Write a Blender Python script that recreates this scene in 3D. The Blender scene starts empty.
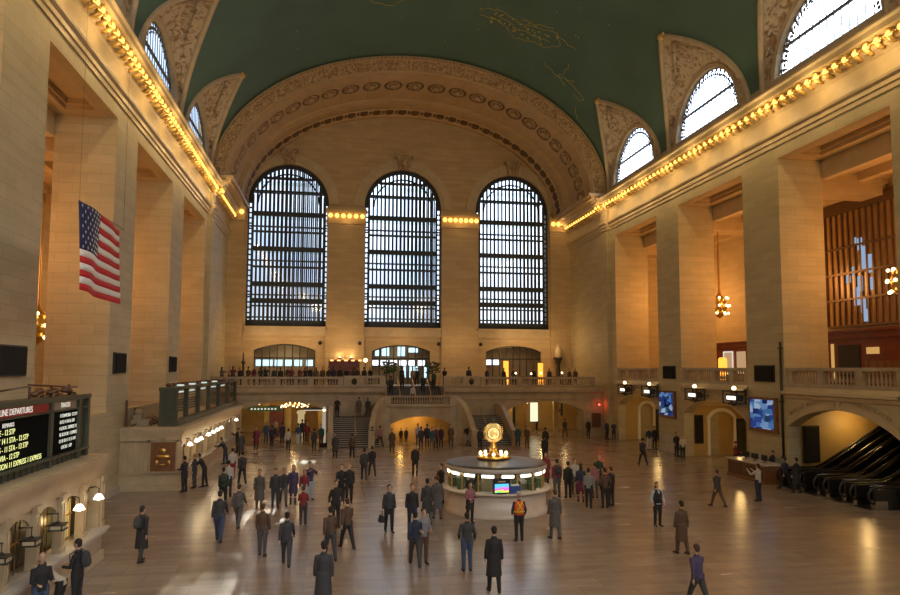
import bpy, bmesh, math, random
from mathutils import Vector, Matrix
random.seed(7)
PI = math.pi
SC = bpy.context.scene
COL = SC.collection
R = math.radians

# ------------------------------------------------------------------ materials
MATS = {}
def nt(name):
    m = bpy.data.materials.new(name); m.use_nodes = True
    t = m.node_tree; t.nodes.clear()
    out = t.nodes.new('ShaderNodeOutputMaterial')
    MATS[name] = m
    return m, t, out
def lk(t, a, b): t.links.new(a, b)
def princ(t, out, col=(.5,.5,.5), rough=.6, metal=0, spec=.5):
    p = t.nodes.new('ShaderNodeBsdfPrincipled')
    p.inputs['Base Color'].default_value = (*col, 1)
    p.inputs['Roughness'].default_value = rough
    p.inputs['Metallic'].default_value = metal
    p.inputs['Specular IOR Level'].default_value = spec
    lk(t, p.outputs[0], out.inputs[0])
    return p
def mat(name, col, rough=.6, metal=0, var=.12, scale=3., bump=0., spec=.5):
    m, t, out = nt(name)
    p = princ(t, out, col, rough, metal, spec)
    if var or bump:
        tc = t.nodes.new('ShaderNodeTexCoord')
        n = t.nodes.new('ShaderNodeTexNoise'); n.inputs['Scale'].default_value = scale
        n.inputs['Detail'].default_value = 3
        lk(t, tc.outputs['Object'], n.inputs['Vector'])
        if var:
            r = t.nodes.new('ShaderNodeValToRGB')
            r.color_ramp.elements[0].position = .3; r.color_ramp.elements[1].position = .7
            r.color_ramp.elements[0].color = (*[c*(1-var) for c in col], 1)
            r.color_ramp.elements[1].color = (*[min(1, c*(1+var)) for c in col], 1)
            lk(t, n.outputs[0], r.inputs[0]); lk(t, r.outputs[0], p.inputs['Base Color'])
        if bump:
            b = t.nodes.new('ShaderNodeBump'); b.inputs['Strength'].default_value = bump
            lk(t, n.outputs[0], b.inputs['Height']); lk(t, b.outputs[0], p.inputs['Normal'])
    return m
def emis(name, col, s):
    m, t, out = nt(name)
    e = t.nodes.new('ShaderNodeEmission'); e.inputs[0].default_value = (*col, 1); e.inputs[1].default_value = s
    lk(t, e.outputs[0], out.inputs[0]); return m
def stone(name, c1, c2, bw=1.5, bh=.62, rough=.6, mort=.012, mcol=None, bump=.15):
    m, t, out = nt(name)
    p = princ(t, out, c1, rough)
    g = t.nodes.new('ShaderNodeNewGeometry')
    s = t.nodes.new('ShaderNodeSeparateXYZ'); lk(t, g.outputs['Position'], s.inputs[0])
    a = t.nodes.new('ShaderNodeMath'); a.operation = 'ADD'
    lk(t, s.outputs[0], a.inputs[0]); lk(t, s.outputs[1], a.inputs[1])
    c = t.nodes.new('ShaderNodeCombineXYZ'); lk(t, a.outputs[0], c.inputs[0]); lk(t, s.outputs[2], c.inputs[1])
    b = t.nodes.new('ShaderNodeTexBrick'); lk(t, c.outputs[0], b.inputs['Vector'])
    b.inputs['Scale'].default_value = 1; b.inputs['Brick Width'].default_value = bw
    b.inputs['Row Height'].default_value = bh; b.inputs['Mortar Size'].default_value = mort
    b.inputs['Color1'].default_value = (*c1, 1); b.inputs['Color2'].default_value = (*c2, 1)
    mc = mcol or tuple(x*.55 for x in c1)
    b.inputs['Mortar'].default_value = (*mc, 1); b.inputs['Bias'].default_value = -.1
    n = t.nodes.new('ShaderNodeTexNoise'); n.inputs['Scale'].default_value = .8; n.inputs['Detail'].default_value = 4
    mp = t.nodes.new('ShaderNodeMapping'); mp.inputs['Scale'].default_value = (.5, .5, 3)
    lk(t, g.outputs['Position'], mp.inputs[0]); lk(t, mp.outputs[0], n.inputs['Vector'])
    r = t.nodes.new('ShaderNodeMapRange'); r.inputs['To Min'].default_value = .78; r.inputs['To Max'].default_value = 1.2
    lk(t, n.outputs[0], r.inputs[0])
    mx = t.nodes.new('ShaderNodeVectorMath'); mx.operation = 'SCALE'
    lk(t, b.outputs[0], mx.inputs[0]); lk(t, r.outputs[0], mx.inputs['Scale'])
    lk(t, mx.outputs[0], p.inputs['Base Color'])
    bp = t.nodes.new('ShaderNodeBump'); bp.inputs['Strength'].default_value = bump; bp.inputs['Distance'].default_value = .02
    bp.invert = True
    lk(t, b.outputs['Fac'], bp.inputs['Height']); lk(t, bp.outputs[0], p.inputs['Normal'])
    return m

stone('stone', (.48,.405,.245), (.43,.36,.21), 1.3, .5, mcol=(.34,.30,.20))
stone('stone_end', (.50,.36,.185), (.45,.32,.165), 1.3, .5, mcol=(.38,.28,.155))
stone('arch_stone', (.48,.34,.185), (.44,.31,.17), 1.2, .6, mcol=(.38,.27,.15))
mat('trim_arch', (.47,.33,.18), .5, var=.1, scale=1.2)
mat('booth_stone', (.47,.36,.22), .4, var=.14, scale=1.5)
mat('trim', (.49,.39,.24), .5, var=.1, scale=1.2)
mat('trim_dark', (.30,.24,.16), .6, var=.1, scale=2)
mat('marble', (.36,.285,.19), .35, var=.16, scale=1.3)
mat('marble_gray', (.46,.42,.36), .3, var=.14, scale=2)
mat('counter_marble', (.55,.49,.42), .25, var=.1, scale=2)
mat('gold_wall', (.46,.31,.11), .55, var=.12, scale=.8)
mat('vaulting', (.62,.47,.25), .6, var=.1, scale=.8)
mat('bronze', (.06,.055,.04), .45, .6, var=.1)
mat('bronze_green', (.075,.08,.055), .5, .3, var=.15, scale=4)
mat('lunette_steel', (.16,.16,.16), .5, .2, var=0)  # paler than the other window bars to imitate bloom from the bright panes
mat('window_steel', (.022,.028,.035), .5, .2, var=0)
mat('brass', (.75,.48,.14), .28, 1, var=.05)
mat('gilt', (.70,.48,.16), .4, .5, var=.1)
mat('black', (.012,.012,.012), .5, var=0)
mat('black_gloss', (.012,.012,.013), .15, var=0)
mat('dark_wood', (.10,.045,.02), .4, var=.2, scale=6)
mat('wood', (.20,.09,.035), .35, var=.2, scale=5)
mat('red_wood', (.16,.035,.018), .4, var=.2, scale=4)
mat('skin', (.48,.28,.19), .5, var=0)
mat('white_shade', (.8,.78,.7), .4, var=0)
mat('roof_dark', (.05,.05,.05), .35, var=.1)
mat('deck', (.30,.24,.17), .35, var=.1)
mat('step', (.06,.042,.034), .45, var=.15, scale=3)
mat('foliage', (.05,.09,.03), .7, var=.3, scale=8)
mat('rubber', (.015,.015,.015), .3, var=0)
mat('steel', (.45,.45,.45), .25, 1, var=0)
mat('paper', (.75,.72,.65), .6, var=.05)
mat('teal', (.075,.155,.14), .75, var=.12, scale=.25)

def glass(name, tint=(1,1,1), refl=.12, trans=1.):
    m, t, out = nt(name)
    tr = t.nodes.new('ShaderNodeBsdfTransparent'); tr.inputs[0].default_value = (*[c*trans for c in tint], 1)
    gl = t.nodes.new('ShaderNodeBsdfGlossy'); gl.inputs['Roughness'].default_value = .08
    mx = t.nodes.new('ShaderNodeMixShader'); mx.inputs[0].default_value = refl
    lk(t, tr.outputs[0], mx.inputs[1]); lk(t, gl.outputs[0], mx.inputs[2]); lk(t, mx.outputs[0], out.inputs[0])
    return m
glass('pane', (.86,.93,1), .06)
glass('clear_glass', (.9,.95,.93), .12)

# marble floor: large slabs, soft veins, glossy
def floor_mat():
    m, t, out = nt('floor_marble')
    p = princ(t, out, (.4,.35,.3), .3)
    g = t.nodes.new('ShaderNodeNewGeometry')
    b = t.nodes.new('ShaderNodeTexBrick'); lk(t, g.outputs['Position'], b.inputs['Vector'])
    b.inputs['Scale'].default_value = 1; b.inputs['Brick Width'].default_value = 1.6
    b.inputs['Row Height'].default_value = .85; b.inputs['Mortar Size'].default_value = .012; b.offset = .5
    b.inputs['Color1'].default_value = (.31,.245,.19,1); b.inputs['Color2'].default_value = (.26,.20,.155,1)
    b.inputs['Mortar'].default_value = (.21,.16,.125,1)
    n = t.nodes.new('ShaderNodeTexNoise'); n.inputs['Scale'].default_value = 1.1; n.inputs['Detail'].default_value = 6
    mp = t.nodes.new('ShaderNodeMapping'); mp.inputs['Scale'].default_value = (.5,2.2,1)
    lk(t, g.outputs['Position'], mp.inputs[0]); lk(t, mp.outputs[0], n.inputs['Vector'])
    r = t.nodes.new('ShaderNodeMapRange'); r.inputs['To Min'].default_value = .68; r.inputs['To Max'].default_value = 1.3
    lk(t, n.outputs[0], r.inputs[0])
    v = t.nodes.new('ShaderNodeVectorMath'); v.operation = 'SCALE'
    lk(t, b.outputs[0], v.inputs[0]); lk(t, r.outputs[0], v.inputs['Scale']); lk(t, v.outputs[0], p.inputs['Base Color'])
    r2 = t.nodes.new('ShaderNodeMapRange'); r2.inputs['To Min'].default_value = .16; r2.inputs['To Max'].default_value = .32
    lk(t, n.outputs[0], r2.inputs[0]); lk(t, r2.outputs[0], p.inputs['Roughness'])
    return m
floor_mat()

# carved plaster: raised tan scrolls over brown ground
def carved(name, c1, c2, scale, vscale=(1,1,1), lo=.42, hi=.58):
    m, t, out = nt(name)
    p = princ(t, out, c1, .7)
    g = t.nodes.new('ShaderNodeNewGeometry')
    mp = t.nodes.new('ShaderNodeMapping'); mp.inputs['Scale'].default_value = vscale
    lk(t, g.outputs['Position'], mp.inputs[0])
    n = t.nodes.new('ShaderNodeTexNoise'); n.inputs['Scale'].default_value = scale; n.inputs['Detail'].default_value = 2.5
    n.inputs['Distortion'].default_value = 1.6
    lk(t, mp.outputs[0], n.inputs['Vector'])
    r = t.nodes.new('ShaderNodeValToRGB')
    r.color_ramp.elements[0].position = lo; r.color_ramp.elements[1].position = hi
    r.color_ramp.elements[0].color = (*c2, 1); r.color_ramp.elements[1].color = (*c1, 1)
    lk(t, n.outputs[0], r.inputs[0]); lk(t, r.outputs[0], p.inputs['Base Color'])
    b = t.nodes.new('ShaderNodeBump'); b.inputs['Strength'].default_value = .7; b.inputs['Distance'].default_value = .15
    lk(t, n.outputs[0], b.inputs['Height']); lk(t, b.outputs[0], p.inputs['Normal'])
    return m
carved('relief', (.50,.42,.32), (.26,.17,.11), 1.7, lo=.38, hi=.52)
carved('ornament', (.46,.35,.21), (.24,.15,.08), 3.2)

# ------------------------------------------------------------------ mesh builder
class MB:
    def __init__(s): s.v = []; s.f = []; s.sm = []; s.mi = []
    def add(s, vs, fs, smooth=False, mi=0):
        o = len(s.v); s.v += [tuple(v) for v in vs]
        for f in fs: s.f.append(tuple(i+o for i in f)); s.sm.append(smooth); s.mi.append(mi)
        return s
    def box(s, x0, x1, y0, y1, z0, z1, mi=0):
        vs = [(x,y,z) for z in (z0,z1) for y in (y0,y1) for x in (x0,x1)]
        return s.add(vs, [(0,2,3,1),(4,5,7,6),(0,1,5,4),(2,6,7,3),(0,4,6,2),(1,3,7,5)], mi=mi)
    def hexa(s, pts, mi=0):  # 8 points: bottom 4 loop, top 4 loop
        return s.add(pts, [(3,2,1,0),(4,5,6,7),(0,1,5,4),(1,2,6,5),(2,3,7,6),(3,0,4,7)], mi=mi)
    def lathe(s, prof, seg=16, c=(0,0,0), a0=0, a1=2*PI, smooth=True, mi=0):
        full = abs(a1-a0-2*PI) < 1e-6; n = seg if full else seg+1
        vs = []
        for i in range(n):
            a = a0+(a1-a0)*i/seg
            for r, z in prof: vs.append((c[0]+r*math.cos(a), c[1]+r*math.sin(a), c[2]+z))
        m = len(prof); fs = []
        for i in range(seg):
            j = (i+1) % n
            for k in range(m-1): fs.append((i*m+k, j*m+k, j*m+k+1, i*m+k+1))
        return s.add(vs, fs, smooth, mi)
    def tube(s, pts, rad, seg=8, cap=True, smooth=True, mi=0, flat=None):
        # rad: number or list; flat: (sx, sy) ellipse scale with list allowed
        P = [Vector(p) for p in pts]; n = len(P)
        if not isinstance(rad, (list, tuple)): rad = [rad]*n
        vs = []; prev = None
        for i in range(n):
            d = (P[min(i+1,n-1)]-P[max(i-1,0)]).normalized()
            if prev is None:
                u = d.cross(Vector((0,1,0)))
                if u.length < .2: u = d.cross(Vector((1,0,0)))
                u.normalize()
            else:
                u = (prev-d*prev.dot(d)).normalized()
            prev = u; w = d.cross(u)
            r = rad[i]; ru, rw = (r if isinstance(r, (tuple, list)) else (r, r))
            for k in range(seg):
                a = 2*PI*k/seg
                vs.append(P[i]+u*ru*math.cos(a)+w*rw*math.sin(a))
        fs = [(i*seg+k, i*seg+(k+1)%seg, (i+1)*seg+(k+1)%seg, (i+1)*seg+k) for i in range(n-1) for k in range(seg)]
        s.add(vs, fs, smooth, mi)
        if cap:
            o = len(s.v)-n*seg
            s.f.append(tuple(o+k for k in reversed(range(seg)))); s.sm.append(False); s.mi.append(mi)
            s.f.append(tuple(o+(n-1)*seg+k for k in range(seg))); s.sm.append(False); s.mi.append(mi)
        return s
    def ball(s, c, r, seg=10, rings=6, mi=0):
        r = r if isinstance(r, (tuple, list)) else (r,r,r)
        vs = [(c[0],c[1],c[2]-r[2])]
        for i in range(1, rings):
            p = -PI/2+PI*i/rings
            for k in range(seg):
                a = 2*PI*k/seg; vs.append((c[0]+r[0]*math.cos(p)*math.cos(a), c[1]+r[1]*math.cos(p)*math.sin(a), c[2]+r[2]*math.sin(p)))
        vs.append((c[0],c[1],c[2]+r[2])); L = len(vs)-1; fs = []
        for k in range(seg): fs.append((0, 1+(k+1)%seg, 1+k)); fs.append((L, L-seg+k, L-seg+(k+1)%seg))
        for i in range(rings-2):
            for k in range(seg):
                a = 1+i*seg+k; b = 1+i*seg+(k+1)%seg
                fs.append((a, b, b+seg, a+seg))
        return s.add(vs, fs, True, mi)
    def sweep(s, prof, path, closed_prof=False, smooth=False, mi=0):
        # prof: list of (offset, z); path: list of (x, y, nx, ny)
        vs = [(x+nx*o, y+ny*o, z) for x, y, nx, ny in path for o, z in prof]
        m = len(prof); fs = []
        for i in range(len(path)-1):
            for k in range(m if closed_prof else m-1):
                k2 = (k+1) % m
                fs.append((i*m+k, (i+1)*m+k, (i+1)*m+k2, i*m+k2))
        return s.add(vs, fs, smooth, mi)
    def grid(s, rows, smooth=True, mi=0):
        n = len(rows[0]); vs = [p for r in rows for p in r]
        fs = [(i*n+k, i*n+k+1, (i+1)*n+k+1, (i+1)*n+k) for i in range(len(rows)-1) for k in range(n-1)]
        return s.add(vs, fs, smooth, mi)
    def panel(s, mp, u0, u1, v0, v1, d0, d1, hole=None, seg=20, mi=0):
        # slab in (u, v) with an arched hole (hu0, hu1, bottom, spring, rise)
        def B(a0, a1, b0, b1):
            if a1-a0 < 1e-4 or b1-b0 < 1e-4: return
            q = [mp(a0,b0,d0), mp(a1,b0,d0), mp(a1,b0,d1), mp(a0,b0,d1), mp(a0,b1,d0), mp(a1,b1,d0), mp(a1,b1,d1), mp(a0,b1,d1)]
            s.hexa(q, mi)
        if not hole: B(u0,u1,v0,v1); return s
        h0, h1, hb, sp, rise = hole
        B(u0,h0,v0,v1); B(h1,u1,v0,v1); B(h0,h1,v0,hb)
        c = (h0+h1)/2; w = (h1-h0)/2
        arc = [(c-w*math.cos(PI*i/seg), sp+rise*math.sin(PI*i/seg)) for i in range(seg+1)]
        if rise < w*.6:   # segmental
            Rr = (w*w+rise*rise)/(2*rise); a = math.asin(w/Rr)
            arc = [(c+Rr*math.sin(-a+2*a*i/seg), sp+rise-Rr+Rr*math.cos(-a+2*a*i/seg)) for i in range(seg+1)]
        for (ua, va), (ub, vb) in zip(arc, arc[1:]):
            q = [mp(ua,va,d0), mp(ub,vb,d0), mp(ub,vb,d1), mp(ua,va,d1), mp(ua,v1,d0), mp(ub,v1,d0), mp(ub,v1,d1), mp(ua,v1,d1)]
            s.add(q, [(0,1,2,3),(7,6,5,4),(0,4,5,1),(3,2,6,7)], mi=mi)
        return s
    def build(s, name, m, parent=None, loc=None, bevel=0):
        me = bpy.data.meshes.new(name); me.from_pydata(s.v, [], s.f); me.update()
        ms = m if isinstance(m, (list, tuple)) else [m]
        for x in ms: me.materials.append(MATS[x])
        me.polygons.foreach_set('use_smooth', s.sm); me.polygons.foreach_set('material_index', s.mi)
        bm = bmesh.new(); bm.from_mesh(me); bmesh.ops.recalc_face_normals(bm, faces=bm.faces[:]); bm.to_mesh(me); bm.free()
        o = bpy.data.objects.new(name, me); COL.objects.link(o)
        if parent: o.parent = parent
        if loc: o.location = loc
        if bevel:
            b = o.modifiers.new('b', 'BEVEL'); b.width = bevel; b.segments = 2; b.limit_method = 'ANGLE'
        return o

def tag(o, label=None, cat=None, group=None, kind=None):
    if label: o['label'] = label
    if cat: o['category'] = cat
    if group: o['group'] = group
    if kind: o['kind'] = kind
    return o
def empty(name, loc=(0,0,0), rz=0, label=None, cat=None, group=None, kind=None):
    o = bpy.data.objects.new(name, None); COL.objects.link(o)
    o.location = loc; o.rotation_euler = (0,0,rz); o.empty_display_size = .2
    return tag(o, label, cat, group, kind)
KIDS = {}
def copy_tree(o, parent=None):
    c = o.copy(); COL.objects.link(c)
    if parent: c.parent = parent
    for ch in [x for x in ALLKIDS(o)]: copy_tree(ch, c)
    return c
def ALLKIDS(o): return list(o.children)
def struct(o): o['kind'] = 'structure'; return o
def text(name, body, size, mname, parent, M, align='CENTER', ext=.004, group=None):
    cu = bpy.data.curves.new(name, 'FONT'); cu.body = body; cu.size = size; cu.align_x = align; cu.align_y = 'CENTER'
    cu.extrude = ext; cu.materials.append(MATS[mname])
    o = bpy.data.objects.new(name, cu); COL.objects.link(o)
    if parent: o.parent = parent
    dg = bpy.context.evaluated_depsgraph_get(); me = bpy.data.meshes.new_from_object(o.evaluated_get(dg))
    me.materials.clear(); me.materials.append(MATS[mname])
    bpy.data.objects.remove(o); o = bpy.data.objects.new(name, me); COL.objects.link(o)
    if parent: o.parent = parent
    o.matrix_local = M
    return o

# ------------------------------------------------------------------ main measures (metres)
XL, XR, XC = -10.9, 25.7, 7.4
D = 71.94                 # end wall
YB = 62.0                 # front of the far balcony
PER, OPN, Y0 = 11.85, 8.27, 59.33
ZL = 18.88                # lintel of the side openings
ZS = 23.0                 # springing of the vault
AX, AZ = 18.3, 12.3
bays = [(Y0-PER*k-OPN, Y0-PER*k) for k in range(6)]
mpE = lambda u, v, d: (u, D+d, v)
mpR = lambda u, v, d: (XR+d, u, v)
mpL = lambda u, v, d: (XL-d, u, v)
emis('bulb_amber', (1,.52,.10), 3.2)
emis('bulb_warm', (1,.74,.36), 5)
emis('lamp_white', (1,.93,.78), 4)
emis('sign_white', (1,.95,.8), 1.6)
emis('led_yellow', (.95,.95,.35), 1.1)
emis('led_white', (.95,.95,.8), .9)
emis('title_white', (1,.93,.8), .8)
emis('red_glow', (1,.06,.03), 6)
emis('clock_face', (1,.78,.34), 1.3)
cg, _t, _o = nt('clock_glass'); _p = princ(_t, _o, (.8,.55,.2), .25, .5); _p.inputs['Emission Color'].default_value = (1,.68,.22,1); _p.inputs['Emission Strength'].default_value = .45
emis('poster_lit', (.95,.92,.6), 1.1)
emis('notice_lit', (1,.74,.28), .55)
emis('window_glow', (1,.55,.16), .6)
mat('flag_red', (.55,.025,.03), .8, var=0); mat('flag_white', (.8,.78,.75), .8, var=0); mat('flag_blue', (.015,.025,.10), .8, var=0)
mat('board_red', (.30,.012,.015), .4, var=0); mat('board_face', (.006,.007,.007), .9, var=0, spec=.05)
mat('speaker_cloth', (.008,.007,.006), .9, var=0)
mat('blue_file', (.03,.09,.3), .5, var=0)
def screen_mat(name, seed, s=1.1):
    m, t, out = nt(name)
    g = t.nodes.new('ShaderNodeNewGeometry')
    vo = t.nodes.new('ShaderNodeTexVoronoi'); vo.inputs['Scale'].default_value = 1.7; vo.distance = 'CHEBYCHEV'
    mp = t.nodes.new('ShaderNodeMapping'); mp.inputs['Location'].default_value = (seed, seed*2, 0); mp.inputs['Scale'].default_value = (1,1.2,2)
    lk(t, g.outputs['Position'], mp.inputs[0]); lk(t, mp.outputs[0], vo.inputs['Vector'])
    r = t.nodes.new('ShaderNodeValToRGB')
    cr = r.color_ramp; cr.elements[0].color = (.01,.012,.05,1); cr.elements[1].color = (.65,.8,1,1); cr.elements[1].position = 1.0
    e1 = cr.elements.new(.35); e1.color = (.05,.10,.45,1); e2 = cr.elements.new(.72); e2.color = (.12,.3,.7,1); e3 = cr.elements.new(.5); e3.color = (.02,.04,.08,1)
    n = t.nodes.new('ShaderNodeSeparateColor'); lk(t, vo.outputs['Color'], n.inputs[0]); lk(t, n.outputs[0], r.inputs[0])
    e = t.nodes.new('ShaderNodeEmission'); e.inputs[1].default_value = s
    lk(t, r.outputs[0], e.inputs[0]); lk(t, e.outputs[0], out.inputs[0])
screen_mat('screen_a', 1.3, .5); screen_mat('screen_b', 4.1, .5)
emis('strip_dim', (.8,.95,.85), .8)
# ------------------------------------------------------------------ shell
YBACK = -11.0
b = MB(); b.box(-24, 40, YBACK-1, 90, -.3, 0); struct(b.build('floor', 'floor_marble'))

LZ = 5.0
def side_wall(side):
    mp = mpR if side == 'right' else mpL
    w = MB()
    ends = [Y0+.0]
    # piers (full height, 2.9 deep), lintel above the openings
    ys = [(bays[0][1], D)] + [(bays[k+1][1], bays[k][0]) for k in range(5)] + [(YBACK, bays[5][0])]
    for a, c in ys: w.panel(mp, a, c, 0, 23.6, 0, 2.9 if c < D-1 else 3.2)
    for a, c in bays: w.panel(mp, a, c, ZL, 23.6, 0, .5); w.panel(mp, a, c, ZL, 23.6, 2.4, 2.9)
    o = w.build('wall_'+side, 'stone'); struct(o)
    # slightly projecting strip where the end compartment starts
    s = MB(); s.panel(mp, 60.6, 61.9, 0, 23, -.28, .0); s.panel(mp, 60.35, 60.6, 0, 20.2, -.12, 0); s.build('pilaster', 'stone', o)
    s = MB(); s.panel(mp, YBACK, D, 0, .35, -.12, 0)
    # base course broken at the lower arches on the right
    if side == 'right':
        s = MB()
        for a, c in ys: s.panel(mp, a-.02, c+.02, 0, .5, -.1, 0); s.panel(mp, a-.02, c+.02, 0, 1.25, -.06, 0)
    s.build('base_course', 'marble_gray', o)
    # back rooms behind the openings
    r = MB()
    xb = 8.2
    r.panel(mp, YBACK, 62.3, 0, 22, xb, xb+.3)
    r.panel(mp, 62, 62.3, 0, 22, 2.9, xb+.3)
    r.panel(mp, YBACK-.3, YBACK, 0, 22, 0, xb+.3)
    struct(r.build('wall_%s_rear' % side, 'stone'))
    c = MB()
    for a, e in bays:
        # coffered soffit: border, recessed field, cross beams
        c.panel(mp, a, e, ZL+.45, ZL+.6, .5, 2.4)
        c.panel(mp, a, e, ZL, ZL+.45, .5, .75); c.panel(mp, a, e, ZL, ZL+.45, 2.15, 2.4)
        c.panel(mp, a, a+.9, ZL, ZL+.45, .75, 2.15); c.panel(mp, e-.9, e, ZL, ZL+.45, .75, 2.15)
        c.panel(mp, a+.9, e-.9, ZL+.2, ZL+.45, .75, .9); c.panel(mp, a+.9, e-.9, ZL+.2, ZL+.45, 2.0, 2.15)
        c.panel(mp, a+.9, a+1.15, ZL+.2, ZL+.45, .9, 2.0); c.panel(mp, e-1.15, e-.9, ZL+.2, ZL+.45, .9, 2.0)
    c.panel(mp, YBACK, 62, 18.3, 19.4, 2.91, 8.19)
    for k in range(7):
        y = 61.2-PER*k
        c.panel(mp, y-.9, y+.9, 17.3, 18.3, 2.9, 8.2)
        c.panel(mp, y-1.05, y+1.05, 17.95, 18.3, 2.9, 8.2)
    for a, e in bays:
        for q in (3.0, 5.4, 7.8): c.panel(mp, a, e, 17.75, 18.3, q-.1, q+.4)
    struct(c.build('ceiling_'+side, 'trim'))
    return o
wall_right = side_wall('right'); wall_left = side_wall('left')

# balcony decks and lower fronts in the side openings
dk = MB()
for k, (a, e) in enumerate(bays):
    dk.panel(mpR, a, e, 5.15, 5.45, .0, 8.2)
    if k < 5: dk.panel(mpR, bays[k+1][1], bays[k][0], 5.15, 5.45, 2.9, 8.2)
dk.panel(mpR, Y0, 62, 5.15, 5.45, 3.2, 8.2)
dk.panel(mpR, YBACK, bays[5][0], 5.15, 5.45, 2.9, 8.2)
struct(dk.build('floor_right_gallery', 'deck'))
dk = MB()
for k in range(1, 5): dk.panel(mpR, bays[k+1][1]+.9, bays[k][0], 0, 5.15, 2.9, 8.2); dk.panel(mpR, bays[k+1][1], bays[k+1][1]+.9, 4.0, 5.15, 2.9, 8.2)   # partitions between the passages
dk.panel(mpR, Y0, 62, 0, 5.15, 3.2, 8.2); dk.panel(mpR, bays[1][1], bays[0][0], 0, 5.15, 2.9, 8.2)
struct(dk.build('wall_passages', 'gold_wall'))
dl = MB()
dl.panel(mpL, YBACK, 62, 3.9, 4.2, .62, 8.2); struct(dl.build('floor_left_gallery', 'deck'))
dl = MB()
for a, e in bays: dl.panel(mpL, a, e, 0, 4.2, 0.0, .6)
struct(dl.build('wall_left_lower', 'stone'))

for k, (a, e) in enumerate(bays[:4]):
    c = (a+e)/2
    f = MB(); f.panel(mpR, a, e, 0, 5.15, .0, .7, hole=(c-3.93, c+3.93, 0, 3.15, 1.15), seg=24)
    o = struct(f.build('wall_right_passage', 'stone'))
    t = MB()
    t.sweep([(0,4.72),(.1,4.78),(.16,4.95),(.3,5.02),(.3,5.15),(.05,5.2),(0,5.4)], [(XR,a,-1,0),(XR,e,-1,0)])
    t.build('ledge', 'trim', o)
    # archivolt moulding
    Rr = (3.93**2+1.15**2)/(2*1.15); aa = math.asin(3.93/Rr)
    arc = lambda r, th: (c+r*math.sin(th), 4.3-Rr+r*math.cos(th))
    m = MB(); N = 24
    for (ri, ro, d) in ((Rr, Rr+.16, .08), (Rr+.16, Rr+.3, .04)):
        rows = []
        for i in range(N+1):
            th = -aa+2*aa*i/N
            p = arc(ri, th); q = arc(ro, th)
            rows.append([(XR, *p), (XR-d, *p), (XR-d, *q), (XR, *q)])
        m.grid(rows, False)
    m.box(XR-.06, XR, c-.12, c+.12, 4.3, 4.75); m.box(XR-.09, XR, c-.2, c-.16, 4.3, 4.75); m.box(XR-.09, XR, c+.16, c+.2, 4.3, 4.75)
    m.build('archivolt', 'trim', o)

# passage interiors on the right: vaulted ceiling + inner wall with cream arch
for k in (0, 1):
    a, e = bays[k]; c = (a+e)/2
    v = MB(); rows = []
    for i in range(17):
        th = PI*i/16
        z = 3.3+1.3*math.sin(th)**.7; y = c-4.05*math.cos(th)
        rows.append([(XR+.7, y, z), (XR+4.4, y, z-.15), (XR+8.2, y, z-.3)])
    v.grid(rows); v.box(XR+.7, XR+4.9, c-4.16, c-4.0, 0, 3.5)
    struct(v.build('ceiling_passage', 'vaulting'))
    # side wall with an inner arched doorway (seen through the outer arch), dark doors beyond
    xs_, xe_ = (27.7, 29.7) if k == 1 else (27.75, 29.1)
    mpW = lambda u, v, d: (u, c+4.0+d, v)
    cc, hw = (xs_+xe_)/2, (xe_-xs_)/2
    w = MB(); w.panel(mpW, XR+.7, XR+4.9, 0, 4.9, -.05, .15, hole=(xs_, xe_, 0, 2.75, .55))
    w2 = struct(w.build('wall_passage_inner', 'gold_wall'))
    w = MB(); w.box(XR+4.9, XR+5.05, c-4.0, c+4.0, 0, 5.1); struct(w.build('wall_passage_end', 'gold_wall'))
    h = MB(); h.box(xs_-.1, xe_+.1, c+4.55, c+4.65, 0, 3.6); h.build('recess_shade', 'bronze_green', w2)  # dark panel stands in for the shade inside the arch
    h = MB(); Rr = (hw*hw+.55*.55)/(1.1); aa = math.asin(hw/Rr); rows = []
    for i in range(19):
        th = -aa+2*aa*i/18
        f_ = lambda r: (cc+r*math.sin(th), 3.3-Rr+r*math.cos(th))
        p = f_(Rr-.04); q = f_(Rr+.2)
        rows.append([(p[0], c+3.95, p[1]),(p[0], c+3.82, p[1]),(q[0], c+3.82, q[1]),(q[0], c+3.95, q[1])])
    h.grid(rows, False); h.box(xe_-.04, xe_+.16, c+3.82, c+3.95, 0, 2.85); h.box(xs_-.16, xs_+.04, c+3.82, c+3.95, 0, 2.85)
    h.build('arch_trim', 'white_shade', w2)
    h = MB(); h.box(xe_+.2, XR+4.85, c+3.8, c+3.94, 0, 2.7); d_ = struct(h.build('door_%d' % (k+4), 'bronze'))
    g = MB(); [g.box(xe_+.28+i*.45, xe_+.65+i*.45, c+3.76, c+3.8, .2, 2.5) for i in range(2)]; g.build('door_leaf', 'bronze_green', d_)
a, e = bays[2]; c = (a+e)/2
v = MB(); v.box(XR+.7, XR+8.2, c-4.16, c-4.0, 0, 5.1); v.box(XR+.7, XR+8.2, c+4.0, c+4.16, 0, 5.1); struct(v.build('wall_escalator_side', 'gold_wall'))
v = MB(); v.box(XR+4.9, XR+5.1, c-4, c+4, 4.2, 5.15); v.box(XR+7.9, XR+8.19, c-4, c+4, 0, 5.15); struct(v.build('wall_escalator_rear', 'gold_wall'))

# back wall behind the camera with three tall window openings like the far one
bk = MB(); mpB = lambda u, v, d: (u, YBACK-d, v)
for c in (-4.95, 7.1, 19.15):
    bk.panel(mpB, c-6.03 if c > 0 else -11.6, c+6.02 if c < 19 else 26.4, 0, 36, 0, .6, hole=(c-4.1, c+4.1, 10.7, 23.65, 4.1))
struct(bk.build('wall_back', 'stone_end'))

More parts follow.
